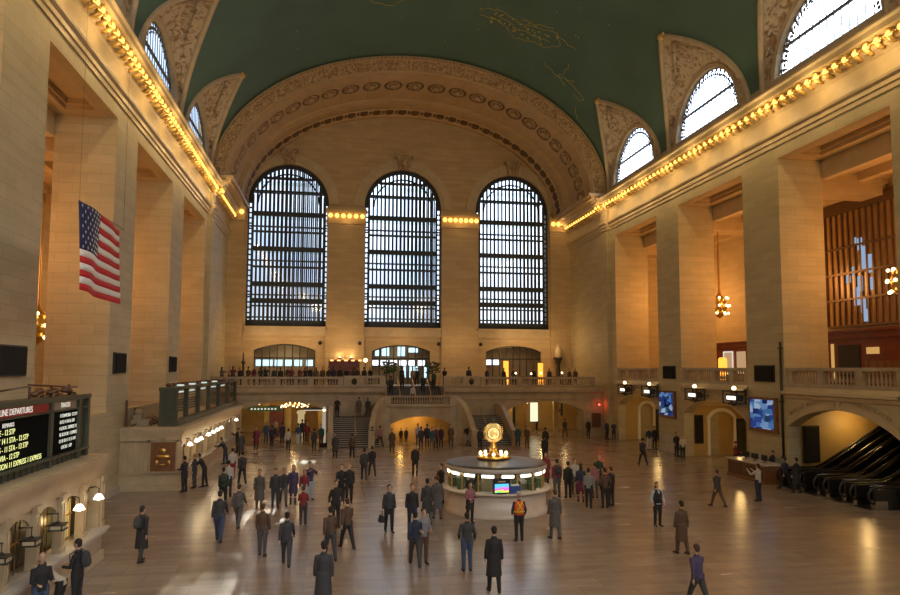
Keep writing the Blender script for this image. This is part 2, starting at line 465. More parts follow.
# ------------------------------------------------------------------ end wall
WC = (-4.93, 7.1, 19.17)
LOWC = (-5.04, 7.0, 19.3)
edges = [-14.2, 1.08, 13.2, 29]
w = MB()
for i in range(3):
    w.panel(mpE, edges[i], edges[i+1], 4.5, 9.6, 0, .7, hole=(LOWC[i]-3.1, LOWC[i]+3.1, 4.5, 8.22, .65))
    w.panel(mpE, edges[i], edges[i+1], 9.6, 36, 0, 1.2, hole=(WC[i]-4.13, WC[i]+4.13, 10.7, 23.65, 4.13), seg=32)
wall_end = struct(w.build('wall_end', 'stone_end'))
# pilasters between the windows with capitals
PIL = [(-11.0, -9.3), (-.93, 3.05), (11.27, 15.3), (23.42, 25.75)]
for a, e in PIL:
    s = MB(); s.box(a, e, D-.32, D, 4.7, 21.6)
    s.box(a-.06, e+.06, D-.42, D, 21.3, 21.45); s.box(a-.1, e+.1, D-.5, D, 21.55, 21.75)
    s.box(a-.16, e+.16, D-.62, D, 22.75, 23.05); s.box(a-.05, e+.05, D-.4, D, 21.75, 22.75); s.box(a-.12, e+.12, D-.55, D, 23.05, 23.2)
    s.box(a-.08, e+.08, D-.4, D, 4.7, 5.5)
    s.build('pilaster', 'stone_end', wall_end)
s = MB()
for c in WC:
    s.box(c-4.2, c+4.2, D-.25, D, 9.75, 10.15); s.box(c-4.13, c+4.13, D-.15, D, 10.15, 10.7); s.box(c-4.2, c+4.2, D-.32, D, 10.5, 10.68)
    for (ri, ro, d) in ((4.13, 4.42, .12), (4.42, 4.8, .3), (4.8, 5.15, .18)):
        rows = []
        for i in range(41):
            th = PI*i/40
            p = (c-ri*math.cos(th), 23.65+ri*math.sin(th)); q = (c-ro*math.cos(th), 23.65+ro*math.sin(th))
            rows.append([(p[0], D, p[1]), (p[0], D-d, p[1]), (q[0], D-d, q[1]), (q[0], D, q[1])])
        s.grid(rows, False)
s.build('window_surround', 'trim', wall_end)
for c in WC:
    s = MB(); s.hexa([(c-.55,D-.5,27.7),(c+.55,D-.5,27.7),(c+.55,D,27.7),(c-.55,D,27.7),(c-.75,D-.75,29.0),(c+.75,D-.75,29.0),(c+.75,D,29.0),(c-.75,D,29.0)])
    s.box(c-.95, c+.95, D-.85, D, 29.0, 29.18)
    s.ball((c, D-.75, 28.3), (.3,.2,.45)); s.build('keystone', 'ornament', wall_end)
# string course above the low arches
s = MB(); s.box(XL, XR, D-.1, D, 9.3, 9.45); s.build('string_course', 'trim', wall_end)

# tall windows: double skin of steel and glass with walkways between
for wi, c in enumerate(WC):
    fr = MB(); hw = 4.13
    def zt(x, r=hw): return 23.65+math.sqrt(max(0, r*r-(x-c)**2)) if abs(x-c) < r else 23.65
    # outer frame ring
    rows = []
    for i in range(33):
        th = PI*i/32
        p = (c-(hw-.42)*math.cos(th), 23.65+(hw-.42)*math.sin(th)); q = (c-hw*math.cos(th), 23.65+hw*math.sin(th))
        rows.append([(p[0],D+.5,p[1]),(p[0],D+.3,p[1]),(q[0],D+.3,q[1]),(q[0],D+.5,q[1])])
    fr.grid(rows, False)
    fr.box(c-hw, c-hw+.14, D+.3, D+.5, 10.7, 23.65); fr.box(c-hw+.36, c-hw+.5, D+.3, D+.5, 10.7, 23.65)
    fr.box(c+hw-.14, c+hw, D+.3, D+.5, 10.7, 23.65); fr.box(c+hw-.5, c+hw-.36, D+.3, D+.5, 10.7, 23.65)
    z = 10.9
    while z < 23.6:    # lozenge lattice in the border
        for sx in (-1, 1):
            x = c+sx*(hw-.25)
            fr.box(x-.13, x+.13, D+.34, D+.46, z, z+.16)
        z += .55
    fr.box(c-hw, c+hw, D+.3, D+.5, 10.7, 11.35)
    o = struct(fr.build('window_%d' % (wi+1), 'window_steel'))
    br = MB()
    n = 17; sp = (2*hw-1.0)/n
    for k in range(n+1):
        x = c-hw+.5+k*sp; t = .11 if k % 4 == 0 else .09
        br.box(x-t, x+t, D+.36, D+.46, 11.3, zt(x, hw-.4))
    for z, t in ((22.5,.25),(20.6,.11),(18.8,.25),(16.9,.11),(15.1,.25),(13.35,.26),(12.8,.08),(24.9,.1),(26.3,.14)):
        x0 = hw-.45 if z < 23.6 else math.sqrt((hw-.4)**2-(z-23.65)**2)
        br.box(c-x0, c+x0, D+.32, D+.48, z-t, z+t)
    rows = []
    for i in range(25):
        th = PI*i/24
        rows.append([(c-r*math.cos(th), D+y, 23.65+r*math.sin(th)) for r, y in ((3.05,.46),(3.05,.36),(3.2,.36),(3.2,.46))])
    br.grid(rows, False)
    br.build('glazing_bars', 'window_steel', o)
    b2 = MB()
    for k in range(n+1):
        x = c-hw+.5+k*sp+.12; b2.box(x-.07, x+.07, D+2.6, D+2.7, 10.7, 28)
    for z in (11.8,14.2,17.9,21.6,25.3): b2.box(c-hw-.6, c+hw+.6, D+2.55, D+2.75, z-.08, z+.08)
    b2.build('outer_glazing_bars', 'window_steel', o)
    wk = MB()
    for z in (12.95, 15.0, 18.7, 22.4, 26.1): wk.box(c-hw-.2, c+hw+.2, D+1.2, D+2.4, z-.05, z+.05)
    wk.build('walkway', 'clear_glass', o)
    pn = MB(); pn.add([(c-hw,D+.42,10.7),(c+hw,D+.42,10.7),(c+hw,D+.42,28),(c-hw,D+.42,28)], [(0,1,2,3)]); pn.build('pane', 'pane', o)
    sd = MB()  # side reveals between the two skins
    sd.box(c-hw-.7, c-hw-.4, D+1.2, D+2.8, 10, 28.5); sd.box(c+hw+.4, c+hw+.7, D+1.2, D+2.8, 10, 28.5); sd.box(c-hw-.7, c+hw+.7, D+1.2, D+2.8, 28.3, 28.6)
    sd.build('reveal', 'trim_dark', o)

# ------------------------------------------------------------------ vault
def ell(phi, ax=AX, az=AZ): return (XC+ax*math.cos(phi), ZS+az*math.sin(phi))
PA = R(34.5); LW = 5.2; LP = 2.2
bayc = [(a+e)/2 for a, e in bays]
ycols = []
prevedge = 60.9
for c in bayc:
    ts = [i/14 for i in range(15)]
    dys = [LW*(1-(1-t)**LP) for t in ts]     # t=0 at the apex line
    for t, dy in sorted(zip(ts, dys), key=lambda q: -q[1]): ycols.append((c+dy, PA*(1-t)))
    for t, dy in list(zip(ts, dys))[1:]: ycols.append((c-dy, PA*(1-t)))
ycols = [(60.9, 0)] + ycols + [(YBACK-.5, 0)]
v = MB(); rows = []; NP = 48
for y, ph in ycols:
    rows.append([(ell(ph+(PI-2*ph)*k/NP)[0], y, ell(ph+(PI-2*ph)*k/NP)[1]) for k in range(NP+1)])
v.grid(rows); ceiling = struct(v.build('ceiling', 'teal'))
mat('star_gold', (.42,.36,.10), .6, var=.2)
# painted gold figures on the vault
def vpt(x, y, off=.03):
    ph = math.acos(max(-1, min(1, (x-XC)/AX))); q = ell(ph, AX-off, AZ-off); return (q[0], y, q[1])
# constellation outlines painted in gold leaf (x, y on the vault)
FIG = [[(11.0,51.1),(11.9,50.7),(12.9,50.7),(14.4,51.5),(16.0,51.1),(17.2,50.7),(18.0,51.9),(17.3,53.2),(15.8,53.4),(14.6,53.9),(13.6,52.6),(12.4,52.0),(11.2,52.0)],
       [(14.4,50.7),(15.3,50.9),(16.3,50.5),(16.9,50.4)], [(17.3,50.8),(18.3,51.3),(19.1,51.3)], [(12.7,51.3),(14.2,52.3),(15.7,52.4),(17.2,52.3)],
       [(17.8,55.5),(19.0,56.3),(19.9,55.9),(20.5,55.5)], [(19.4,53.7),(19.5,55.0),(19.3,56.2),(20.1,56.9)], [(19.9,55.9),(20.9,56.2),(21.8,56.6),(21.7,57.3),(21.0,57.2)], [(21.7,58.6),(22.4,60.1)],
       [(1.5,49.0),(2.8,50.2),(4.0,49.6),(5.2,50.8),(4.1,51.9),(2.6,51.4),(1.5,49.0)], [(8,45),(9.5,45.6),(10.4,44.4),(9.4,43.2),(8,45)]]
m = MB()
for i, f in enumerate(FIG):
    pts = []
    for (xa, ya), (xb, yb) in zip(f, f[1:]):
        for q in range(4): pts.append(vpt(xa+(xb-xa)*q/4+.08*math.sin(q*2+i), ya+(yb-ya)*q/4+.1*math.sin(q*1.7)))
    pts.append(vpt(*f[-1])); m.tube(pts, .028, 4, smooth=False)
for i in range(46):
    f = FIG[0]; x = 12+5.6*random.random(); y = 50.9+2.3*random.random()
    m.ball(vpt(x, y), (.12,.12,.03), 5, 3)
for i in range(60):
    x = -4+25*random.random(); y = 20+38*random.random(); m.ball(vpt(x, y, .02), (.06,.06,.03), 5, 3)
m.build('constellation', 'star_gold', ceiling)

# ------------------------------------------------------------------ great arch over the end wall
NA = 72
def arch_rows(prof):
    rows = []
    for i in range(NA+1):
        ph = PI*i/NA
        rows.append([(XC+(AX-ins)*math.cos(ph), y, ZS+(AZ-ins)*math.sin(ph)) for y, ins in prof])
    return rows
ar = MB(); ar.grid(arch_rows([(60.9,-.1),(60.75,.05),(60.55,.12),(60.55,.34),(60.75,.42)]), False)
great_arch = struct(ar.build('trim_great_arch', 'trim_arch'))
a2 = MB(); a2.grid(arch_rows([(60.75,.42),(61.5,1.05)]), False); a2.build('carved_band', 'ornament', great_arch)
a2 = MB(); a2.grid(arch_rows([(61.5,1.05),(61.5,1.15),(61.75,1.2),(61.75,1.3),(67.6,1.3),(67.6,1.42),(67.8,1.5),(67.8,1.62),(68.0,1.62),(68.0,1.7),(71.94,1.75)]), False)
a2.build('soffit', 'arch_stone', great_arch)
a2 = MB(); a2.grid(arch_rows([(69.2,1.77),(69.3,1.86),(69.4,1.86),(69.45,1.79),(71.0,1.82),(71.05,1.9),(71.15,1.9),(71.2,1.8)]), False); a2.build('guilloche_border', 'trim_arch', great_arch)
for sd in (1, -1):
    X = (lambda x: x) if sd > 0 else (lambda x: 2*XC-x)
    a2 = MB(); xs2 = sorted((X(XR-2.0), X(XR+.1))); a2.box(xs2[0], xs2[1], 60.5, D, 22.85, 23.12)
    xs2 = sorted((X(XR-1.75), X(XR+.1))); a2.box(xs2[0], xs2[1], 60.7, D, 22.6, 22.85); a2.build('impost', 'trim_arch', great_arch)
# dentil row on the outer face
dn = MB()
for i in range(150):
    ph = PI*(i+.5)/150; r = .38
    cx, cz = XC+(AX-r)*math.cos(ph), ZS+(AZ-r)*math.sin(ph)
    dn.box(cx-.07, cx+.07, 60.42, 60.6, cz-.07, cz+.07)
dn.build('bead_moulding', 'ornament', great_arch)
def rosette_mb(s):
    m = MB()
    for q in range(10):
        a = 2*PI*q/10; m.ball((s*.55*math.cos(a), s*.75*math.sin(a), .03), (s*.26, s*.3, .07), 6, 4)
    return m
NR = 25; base = None
for i in range(NR):
    ph = PI*(i+.5)/NR; r = 1.31
    px, pz = XC+(AX-r)*math.cos(ph), ZS+(AZ-r)*math.sin(ph)
    t = Vector((-(AX-r)*math.sin(ph), 0, (AZ-r)*math.cos(ph))).normalized()
    n = Vector((0,1,0)).cross(t)*-1
    if n.dot(Vector((XC-px, 0, ZS-pz))) < 0: n = -n
    M = Matrix((t, Vector((0,1,0)), n)).transposed().to_4x4(); M.translation = (px, 64.4, pz)
    if base is None:
        mat('rosette_ground', (.12,.07,.035), .7)
        base = rosette_mb(.9).build('rosette', 'ornament', great_arch)
        cc = MB(); cc.tube([(.95*math.cos(2*PI*q/20), 1.2*math.sin(2*PI*q/20), .02) for q in range(21)], .07, 5, False); cc.build('coffer_ring', 'trim_arch', base)
        cc = MB(); cc.lathe([(0,.012),(1.0,.012)], 20); ds = cc.build('coffer_ground', 'rosette_ground', base); ds.scale = (.9,1.15,1)
        h = MB(); h.ball((0,0,.1), (.3,.36,.12), 10, 5); h.build('boss', 'trim_arch', base)
        o = base
    else: o = copy_tree(base, great_arch)
    o.matrix_local = M
gb = None
for i in range(38):
    ph = PI*(i+.5)/38; r = 1.83
    px, pz = XC+(AX-r)*math.cos(ph), ZS+(AZ-r)*math.sin(ph)
    t = Vector((-(AX-r)*math.sin(ph), 0, (AZ-r)*math.cos(ph))).normalized(); n = Vector((0,1,0)).cross(t)
    if n.dot(Vector((XC-px, 0, ZS-pz))) < 0: n = -n
    M = Matrix((t, Vector((0,1,0)), n)).transposed().to_4x4(); M.translation = (px, 70.1, pz)
    if gb is None:
        q = MB(); q.ball((0,0,0), (.45,.8,.09), 8, 4); q.ball((.62,0,0), (.14,.45,.07), 6, 4); gb = q.build('guilloche_leaf', 'rosette_ground', great_arch); o = gb
    else: o = gb.copy(); COL.objects.link(o); o.parent = great_arch
    o.matrix_local = M

# ------------------------------------------------------------------ lunettes
mat('plaster_rib', (.46,.37,.26), .6, var=.1, scale=2)
mpS = {1: mpR, -1: mpL}
win_no = 4
for sd in (1, -1):
    for bi, c in enumerate(bayc):
        def X(x): return x if sd > 0 else 2*XC-x
        shell = MB(); rows = []; edge = []; warc = []
        NT = 14
        for i in range(-NT, NT+1):
            t = i/NT; s_ = 1-abs(t); sg = 1 if t > 0 else -1
            be = PI/2*s_
            W = Vector((XR-.02, c+sg*4.25*math.cos(be), 23.3+4.5*math.sin(be)))
            dy = LW*(1-s_**LP); q = ell(PA*s_); V = Vector((q[0], c+sg*dy, q[1]))
            row = []
            for k in range(9):
                u = k/8; p = W.lerp(V, u); p.z += .35*math.sin(PI*u)*s_; row.append((X(p.x), p.y, p.z))
            rows.append(row); edge.append((X(V.x-.05), V.y, V.z)); warc.append((X(W.x), W.y, W.z))
        shell.grid(rows)
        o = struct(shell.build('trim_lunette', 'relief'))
        rb = MB(); rb.tube(edge, .2, 6, smooth=True); rb.build('rib', 'plaster_rib', o)
        # window arch mould, pale
        fr = MB(); rr = []
        for i in range(29):
            th = PI*i/28
            f_ = lambda r, x: (X(x), c-r*math.cos(th), 23.3+r*1.04*math.sin(th))
            rr.append([f_(4.05, XR+.35), f_(4.05, XR-.1), f_(4.3, XR-.16), f_(4.42, XR-.05)])
        fr.grid(rr, False); fr.build('arch_mould', 'plaster_rib', o)
        # relief figures: shield with wings near the tip, scrolls
        fg = MB(); sv = Vector(rows[NT][5]); tip = Vector(rows[NT][8])
        p0 = sv.lerp(tip, .1); dx = -sd
        fg.ball((p0.x, c, p0.z-.15), (.3,.42,.5), 8, 6); fg.ball((p0.x, c, p0.z+.45), (.2,.24,.26), 8, 6)
        for sg in (-1, 1):
            for q in range(4):
                b0 = Vector(rows[NT+sg*(2+q)][5-q//2])
                fg.tube([(p0.x, c+sg*.3, p0.z+.1-.12*q), ((p0.x+b0.x)/2+dx*.2, c+sg*(.8+.1*q), (p0.z+b0.z)/2+.1), tuple(b0)], [.14,.12,.05], 5)
            for q in range(3, 11, 2):
                b0 = Vector(rows[NT+sg*q][4]); b1 = Vector(rows[NT+sg*(q+1)][5]); b2 = Vector(rows[NT+sg*(q+1)][3])
                fg.tube([tuple(b0+Vector((dx*.06,0,-.05))), tuple(b1+Vector((dx*.08,0,-.05))), tuple(b2+Vector((dx*.06,0,-.05)))], [.09,.12,.04], 5)
        fg.build('relief_figure', 'relief', o)
        # cresting at the tip
        cr = MB(); cr.ball((tip.x, c, tip.z-.1), (.3,.3,.25), 8, 5); [cr.ball((tip.x+dx*.0, c+q*.28, tip.z+.0), (.14,.16,.2), 6, 4) for q in (-1,1)]; cr.build('cresting', 'gilt', o)
        # wall above cornice with window hole is left open: the glazed window
        x0 = XR+.2
        w = MB()
        for k in range(-7, 8):
            y = k*.54; top = 23.3+1.04*math.sqrt(max(0, 3.9**2-y*y)); w.box(min(X(x0),X(x0+.05)), max(X(x0),X(x0+.05)), c+y-.02, c+y+.02, 23.3, top)
        xa, xb_ = sorted((X(x0-.02), X(x0+.12)))
        w.box(xa, xb_, c-3.5, c+3.5, 25.3, 25.44); w.box(xa, xb_, c-4.05, c+4.05, 23.2, 23.42)
        rr = []
        for i in range(29):
            th = PI*i/28; f_ = lambda r, x: (X(x), c-r*math.cos(th), 23.3+r*1.04*math.sin(th))
            rr.append([f_(4.07,x0+.1), f_(3.97,x0), f_(4.1,x0)])
        w.grid(rr, False)
        # pierced foliage border
        for i in range(44):
            th = PI*(i+.5)/44
            for q, (r, s2) in enumerate(((3.86,.14),(3.62,.12),(3.42,.08))):
                if (i+q) % 2 or q == 1: w.ball((X(x0+.02), c-r*math.cos(th+.02*q), 23.35+r*1.04*math.sin(th)), (.05,s2,s2*1.1), 5, 3)
        o2 = struct(w.build('window_%d' % win_no, 'lunette_steel')); win_no += 1
        pn = MB(); vs = [(X(x0+.1), c-4.07*math.cos(PI*i/24), 23.2+4.33*math.sin(PI*i/24)) for i in range(25)]; pn.add(vs, [tuple(range(25))]); pn.build('pane', 'pane', o2)
    # filler wall behind the cornice between springing and windows
for sd, nm in ((1, 'right'), (-1, 'left')):
    X = (lambda x: x) if sd > 0 else (lambda x: 2*XC-x)
    mp = mpS[sd]
    cm = MB()
    prof = [(0,19.6),(.08,19.6),(.08,19.85),(.16,19.88),(.16,20.1),(.3,20.2),(.34,20.32),(.34,20.4),(.08,20.46),(.08,21.4),(.2,21.5),(.35,21.6),(.5,21.65),(.5,21.9)]
    prof2 = [(.5,22.08),(1.0,22.12),(1.0,22.4),(1.1,22.52),(1.1,22.6),(.4,22.68),(-.1,23.2)]
    path = [(X(XR), YBACK, -sd, 0), (X(XR), 60.35, -sd, 0), (X(XR-.28), 60.36, -sd, 0), (X(XR-.28), 61.9, -sd, 0), (X(XR-.0), 61.92, -sd, 0), (X(XR), D, -sd, 0)]
    cm.sweep(prof, path); cm.sweep(prof2, path)
    cor = struct(cm.build('trim_cornice_'+nm, 'trim'))
    ck = MB(); ck.sweep([(.48,21.89),(.48,22.09)], path); ck.build('bulb_recess', 'gilt', cor)
    # band between lunettes at the foot of the vault
    bn = MB(); bn.sweep([(.0,23.1),(.12,23.4),(.1,23.6),(-.05,23.75)], [(X(XR), YBACK, -sd, 0), (X(XR), 60.6, -sd, 0)]); bn.build('vault_foot', 'plaster_rib', cor)
    # bulbs with gilt scroll brackets
    br = MB()
    br.tube([(0,0,.1),(0,0,.0)], [.14,.12], 8); br.tube([(sd*.5,0,-.34),(sd*.25,0,-.40),(sd*.02,0,-.26),(sd*.1,0,-.1),(sd*.3,0,-.05)], [.08,.13,.13,.1,.08], 6)
    br.tube([(sd*.1,-.34,-.02),(0,-.28,-.12),(.0,-.17,-.1),(0,-.12,.02)], [.05,.08,.08,.05], 6); br.tube([(sd*.1,.34,-.02),(0,.28,-.12),(.0,.17,-.1),(0,.12,.02)], [.05,.08,.08,.05], 6)
    bulb0 = None
    lab = 'round amber bulb in a gilt bracket along the %s cornice under the vault' % nm
    y = 61.4
    start = 14.0 if sd < 0 else 22.0
    while y > start:
        off = .72 + (.28 if 60.36 < y < 61.95 else 0)
        if bulb0 is None:
            bb = MB(); bb.ball((0,0,0), .15, 10, 6); bulb0 = bb.build('cornice_bulb', 'bulb_amber'); br.build('bracket', 'gilt', bulb0, (0,0,.12)); o = bulb0
        else: o = copy_tree(bulb0)
        tag(o, lab, 'light bulb', 'bulbs along the %s cornice' % nm)
        o.location = (X(XR-off), y, 21.86); y -= .685
    y = 62.6
    while y < D-.7:
        o = copy_tree(bulb0); tag(o, lab, 'light bulb', 'bulbs along the %s cornice' % nm); o.location = (X(XR-.72), y, 21.86); y += .685
# bulbs on the capitals of the end wall
for (a, e), wh, lb in zip(PIL, ('left corner', 'left', 'right', 'right corner'), range(4)):
    n = max(2, round((e-a)/.62)); 
    for i in range(n):
        bb = bulb0.copy(); COL.objects.link(bb); bb.scale = (1.55,1.55,1.55)
        bb.location = (a+(e-a)*(i+.5)/n, D-.62, 22.38)
        tag(bb, 'round amber bulb on the %s pilaster capital of the window wall' % wh, 'light bulb', 'bulbs on the %s pilaster capital' % wh)

# ------------------------------------------------------------------ balustrades
def balustrade(P0, P1, z0, z1, label, group, n_sec=3, name='balustrade', dn=.24, m='marble', cut=None, pier=.45):
    p0, p1 = Vector((*P0, 0)), Vector((*P1, 0)); L = (p1-p0).length; d = (p1-p0)/L
    rz = math.atan2(d.y, d.x); h = z1-z0
    t = empty(name, (P0[0], P0[1], z0), rz, label, 'balustrade', group)
    q = MB(); q.box(0, L, -.22, .22, h-.16, h); q.box(0, L, -.17, .17, h-.2, h-.16); q.build('handrail', m, t)
    q = MB(); q.box(0, L, -.2, .2, 0, .14); q.build('plinth', m, t)
    q0 = None; sec = L/n_sec; bal = None
    for s in range(n_sec+1):
        x = min(max(s*sec, pier/2), L-pier/2)
        q = MB(); q.box(x-pier/2, x+pier/2, -.19, .19, .14, h-.2); q.box(x-pier/2+.08, x+pier/2-.08, -.205, .205, .22, h-.28)
        q.build('pedestal', m, t)
    cnt = 0
    for s in range(n_sec):
        a = s*sec+pier*.75; e = (s+1)*sec-pier*.75; n = max(1, int((e-a)/dn))
        for i in range(n):
            x = a+(e-a)*(i+.5)/n
            if bal is None:
                hh = h-.34
                b_ = MB(); b_.lathe([(.05,0),(.075,.0),(.075,.05*hh),(.045,.1*hh),(.085,.3*hh),(.07,.45*hh),(.035,.75*hh),(.06,.88*hh),(.07,1*hh)], 8); bal = b_.build('baluster', m, t); o = bal
            else: o = bal.copy(); COL.objects.link(o); o.parent = t
            o.location = (x, 0, .14); cnt += 1
            if cnt > 98: return t
    return t
for k, nm in ((0,'farthest bay'),(1,'middle bay'),(2,'bay over the escalators')):
    a, e = bays[k]
    balustrade((XR+.3, e), (XR+.3, a), 5.45, 6.5, 'stone balustrade closing the right gallery in the %s' % nm, 'right gallery balustrades', 3 if k == 2 else 4)
a, e = bays[3]; balustrade((XR+.3, e), (XR+.3, a), 5.45, 6.5, 'stone balustrade of the right gallery nearest the camera', 'right gallery balustrades', 3)

# ------------------------------------------------------------------ far balcony
ZD = 4.72
ZR = 5.62
fb = MB()
fb.box(XL, 4.6, YB, YB+.8, 4.35, 4.75); fb.box(10.0, XR, YB, YB+.8, 4.35, 4.75)
fb.box(XL, 4.6, YB+.6, D+.0, 4.45, 4.72); fb.box(10.0, XR, YB+.6, D, 4.45, 4.72); fb.box(4.6, 10, 64.4, D, 4.45, 4.72)
fb.box(-14, 29, D+.0, D+5, 4.3, 4.6)
struct(fb.build('floor_balcony', 'deck'))
fw = MB()
mpF = lambda u, v, d: (u, YB+d, v)
fw.panel(mpF, XL, -.0, 0, 4.35, .1, .9, hole=(-8.15, -.45, 0, 2.6, .85), seg=24)
fw.panel(mpF, -.0, 4.6, 0, 4.35, .1, .9)
fw.panel(mpF, 4.6, 10.0, 0, 3.1, .1, .9)
fw.panel(mpF, 10.0, 15.0, 0, 4.35, .1, .9)
fw.panel(mpF, 15.0, XR, 0, 4.35, .1, .9, hole=(15.75, 23.5, 0, 2.4, .95), seg=24)
bfront = struct(fw.build('wall_balcony', 'marble'))
l_ = MB()
for a, e in ((XL, 4.6), (10.0, XR)):
    l_.sweep([(-.1,3.95),(.08,4.0),(.12,4.15),(.28,4.22),(.3,4.4),(.3,4.62),(.1,4.7),(-.2,4.73)], [(a, YB+.1, 0, -1), (e, YB+.1, 0, -1)])
    l_.box(a, e, YB-.02, YB+.1, 3.55, 3.62)
l_.build('ledge', 'marble', bfront)
balustrade((XL+.3, YB+.15), (.85, YB+.15), ZD, ZR, 'stone balustrade of the far balcony left of the stair, crowd behind it', 'far balcony balustrades', 4)
balustrade((13.45, YB+.15), (24.6, YB+.15), ZD, ZR, 'stone balustrade of the far balcony right of the stair', 'far balcony balustrades', 3)
# solid corner pedestals with short balustrades beside the stair gap
for a, e, sd in ((.9, 4.6, 'left'), (10.0, 13.4, 'right')):
    t = empty('stair_pedestal', ((a+e)/2, YB, ZD+.035), 0, 'stone parapet block with dark oval plaque at the %s side of the stair head' % sd, 'parapet', 'parapets at the stair head')
    hw = (e-a)/2; q = MB()
    q.box(-hw, hw, -.16, .34, .74, .95); q.box(-hw, hw, -.1, .3, 0, .16)
    s0 = -1 if sd == 'left' else 1
    q.box(min(s0*hw, 0), max(s0*hw, 0), -.12, .3, .1, .8); q.box(min(-s0*hw,-s0*(hw-.5)), max(-s0*hw,-s0*(hw-.5)), -.12, .3, .1, .8)
    q.build('block', 'marble', t)
    q = MB(); q.lathe([(0,0),(.28,0),(.3,.06),(0,.06)], 20); p = q.build('plaque', 'bronze', t); p.rotation_euler = (PI/2,0,0); p.scale = (.8,1,1); p.location = (s0*hw*.5, -.1, .45)
    bal = None
    for i in range(6):
        x = -s0*(.1+i*(hw-.65)/6)
        b_ = MB(); b_.lathe([(.06,0),(.045,.1),(.085,.25),(.035,.5),(.06,.6)], 8)
        if bal is None: bal = b_.build('baluster', 'marble', t); o = bal
        else: o = bal.copy(); COL.objects.link(o); o.parent = t
        o.location = (x, .1, .15)

# undercroft behind the balcony arches
uc = MB()
uc.box(-11, .3, 71.2, 71.5, 0, 4.4); uc.box(14.2, 25.7, 70.2, 70.5, 0, 4.4); uc.box(-.1, .2, YB+.9, 71, 0, 4.4); uc.box(14.3, 14.6, YB+.9, 71, 0, 4.4)
struct(uc.build('wall_undercroft', 'gold_wall'))
uc = MB(); uc.box(-11, .2, YB+.9, 71.3, 3.75, 4.3); uc.box(14.4, 25.7, YB+.9, 71.3, 3.75, 4.3); struct(uc.build('ceiling_undercroft', 'vaulting'))
pp = MB()
for x in (-6.2, -4.2, -1.2): pp.box(x-.25, x+.25, 66.8, 67.3, 0, 3.75)
for x in (17.2, 19.0, 21.9): pp.box(x-.22, x+.22, 65.5, 65.9, 0, 3.75)
struct(pp.build('wall_undercroft_piers', 'gold_wall'))

# ------------------------------------------------------------------ stair
sb = MB()
CXS = 7.3; BH = 2.65           # bulge half width
# curved front wall of the central platform with arch
N = 20; z_top = 3.2
R1 = 12.0; ya = 57.3
def bulge(x): return ya + 0*x + ((x-CXS)/BH)**2*.35
M_ = lambda u, v, d: (u, bulge(u)+d, v)
w = MB()
arcR = 2.75; xs = [CXS-3.0+6.0*i/36 for i in range(37)]
def hole_top(x):
    a = abs(x-CXS)
    if a >= 2.72: return 0
    Rr = (2.72**2+.75**2)/(1.5); return 1.6+.75-Rr+math.sqrt(Rr*Rr-a*a)
for a, e in zip(xs, xs[1:]):
    mid = (a+e)/2; h0 = hole_top(a) if abs(mid-CXS) < 2.72 else 0; h1 = hole_top(e) if abs(mid-CXS) < 2.72 else 0
    q = [(a,bulge(a),h0),(e,bulge(e),h1),(e,bulge(e)+.5,h1),(a,bulge(a)+.5,h0),(a,bulge(a),z_top),(e,bulge(e),z_top),(e,bulge(e)+.5,z_top),(a,bulge(a)+.5,z_top)]
    w.add(q, [(0,1,5,4),(3,7,6,2),(0,3,2,1),(4,5,6,7)])
w.box(CXS-3.0, CXS+3.0, 57.6, 61.9, 3.0, 3.2)
stair = empty('grand_staircase', (0,0,0), 0, 'marble double staircase with curved central platform below the far balcony', 'staircase')
w.build('platform', 'marble', stair)
w = MB(); w.sweep([(0,3.05),(.1,3.1),(.14,3.2),(.14,3.32),(0,3.36)], [(x, bulge(x), 0, -1) for x in xs]); w.build('cornice', 'marble', stair)
w = MB(); w.box(CXS-3, CXS+3, 60.5, 60.7, 0, 3.0); w.build('lower_passage_wall', 'gold_wall', stair)
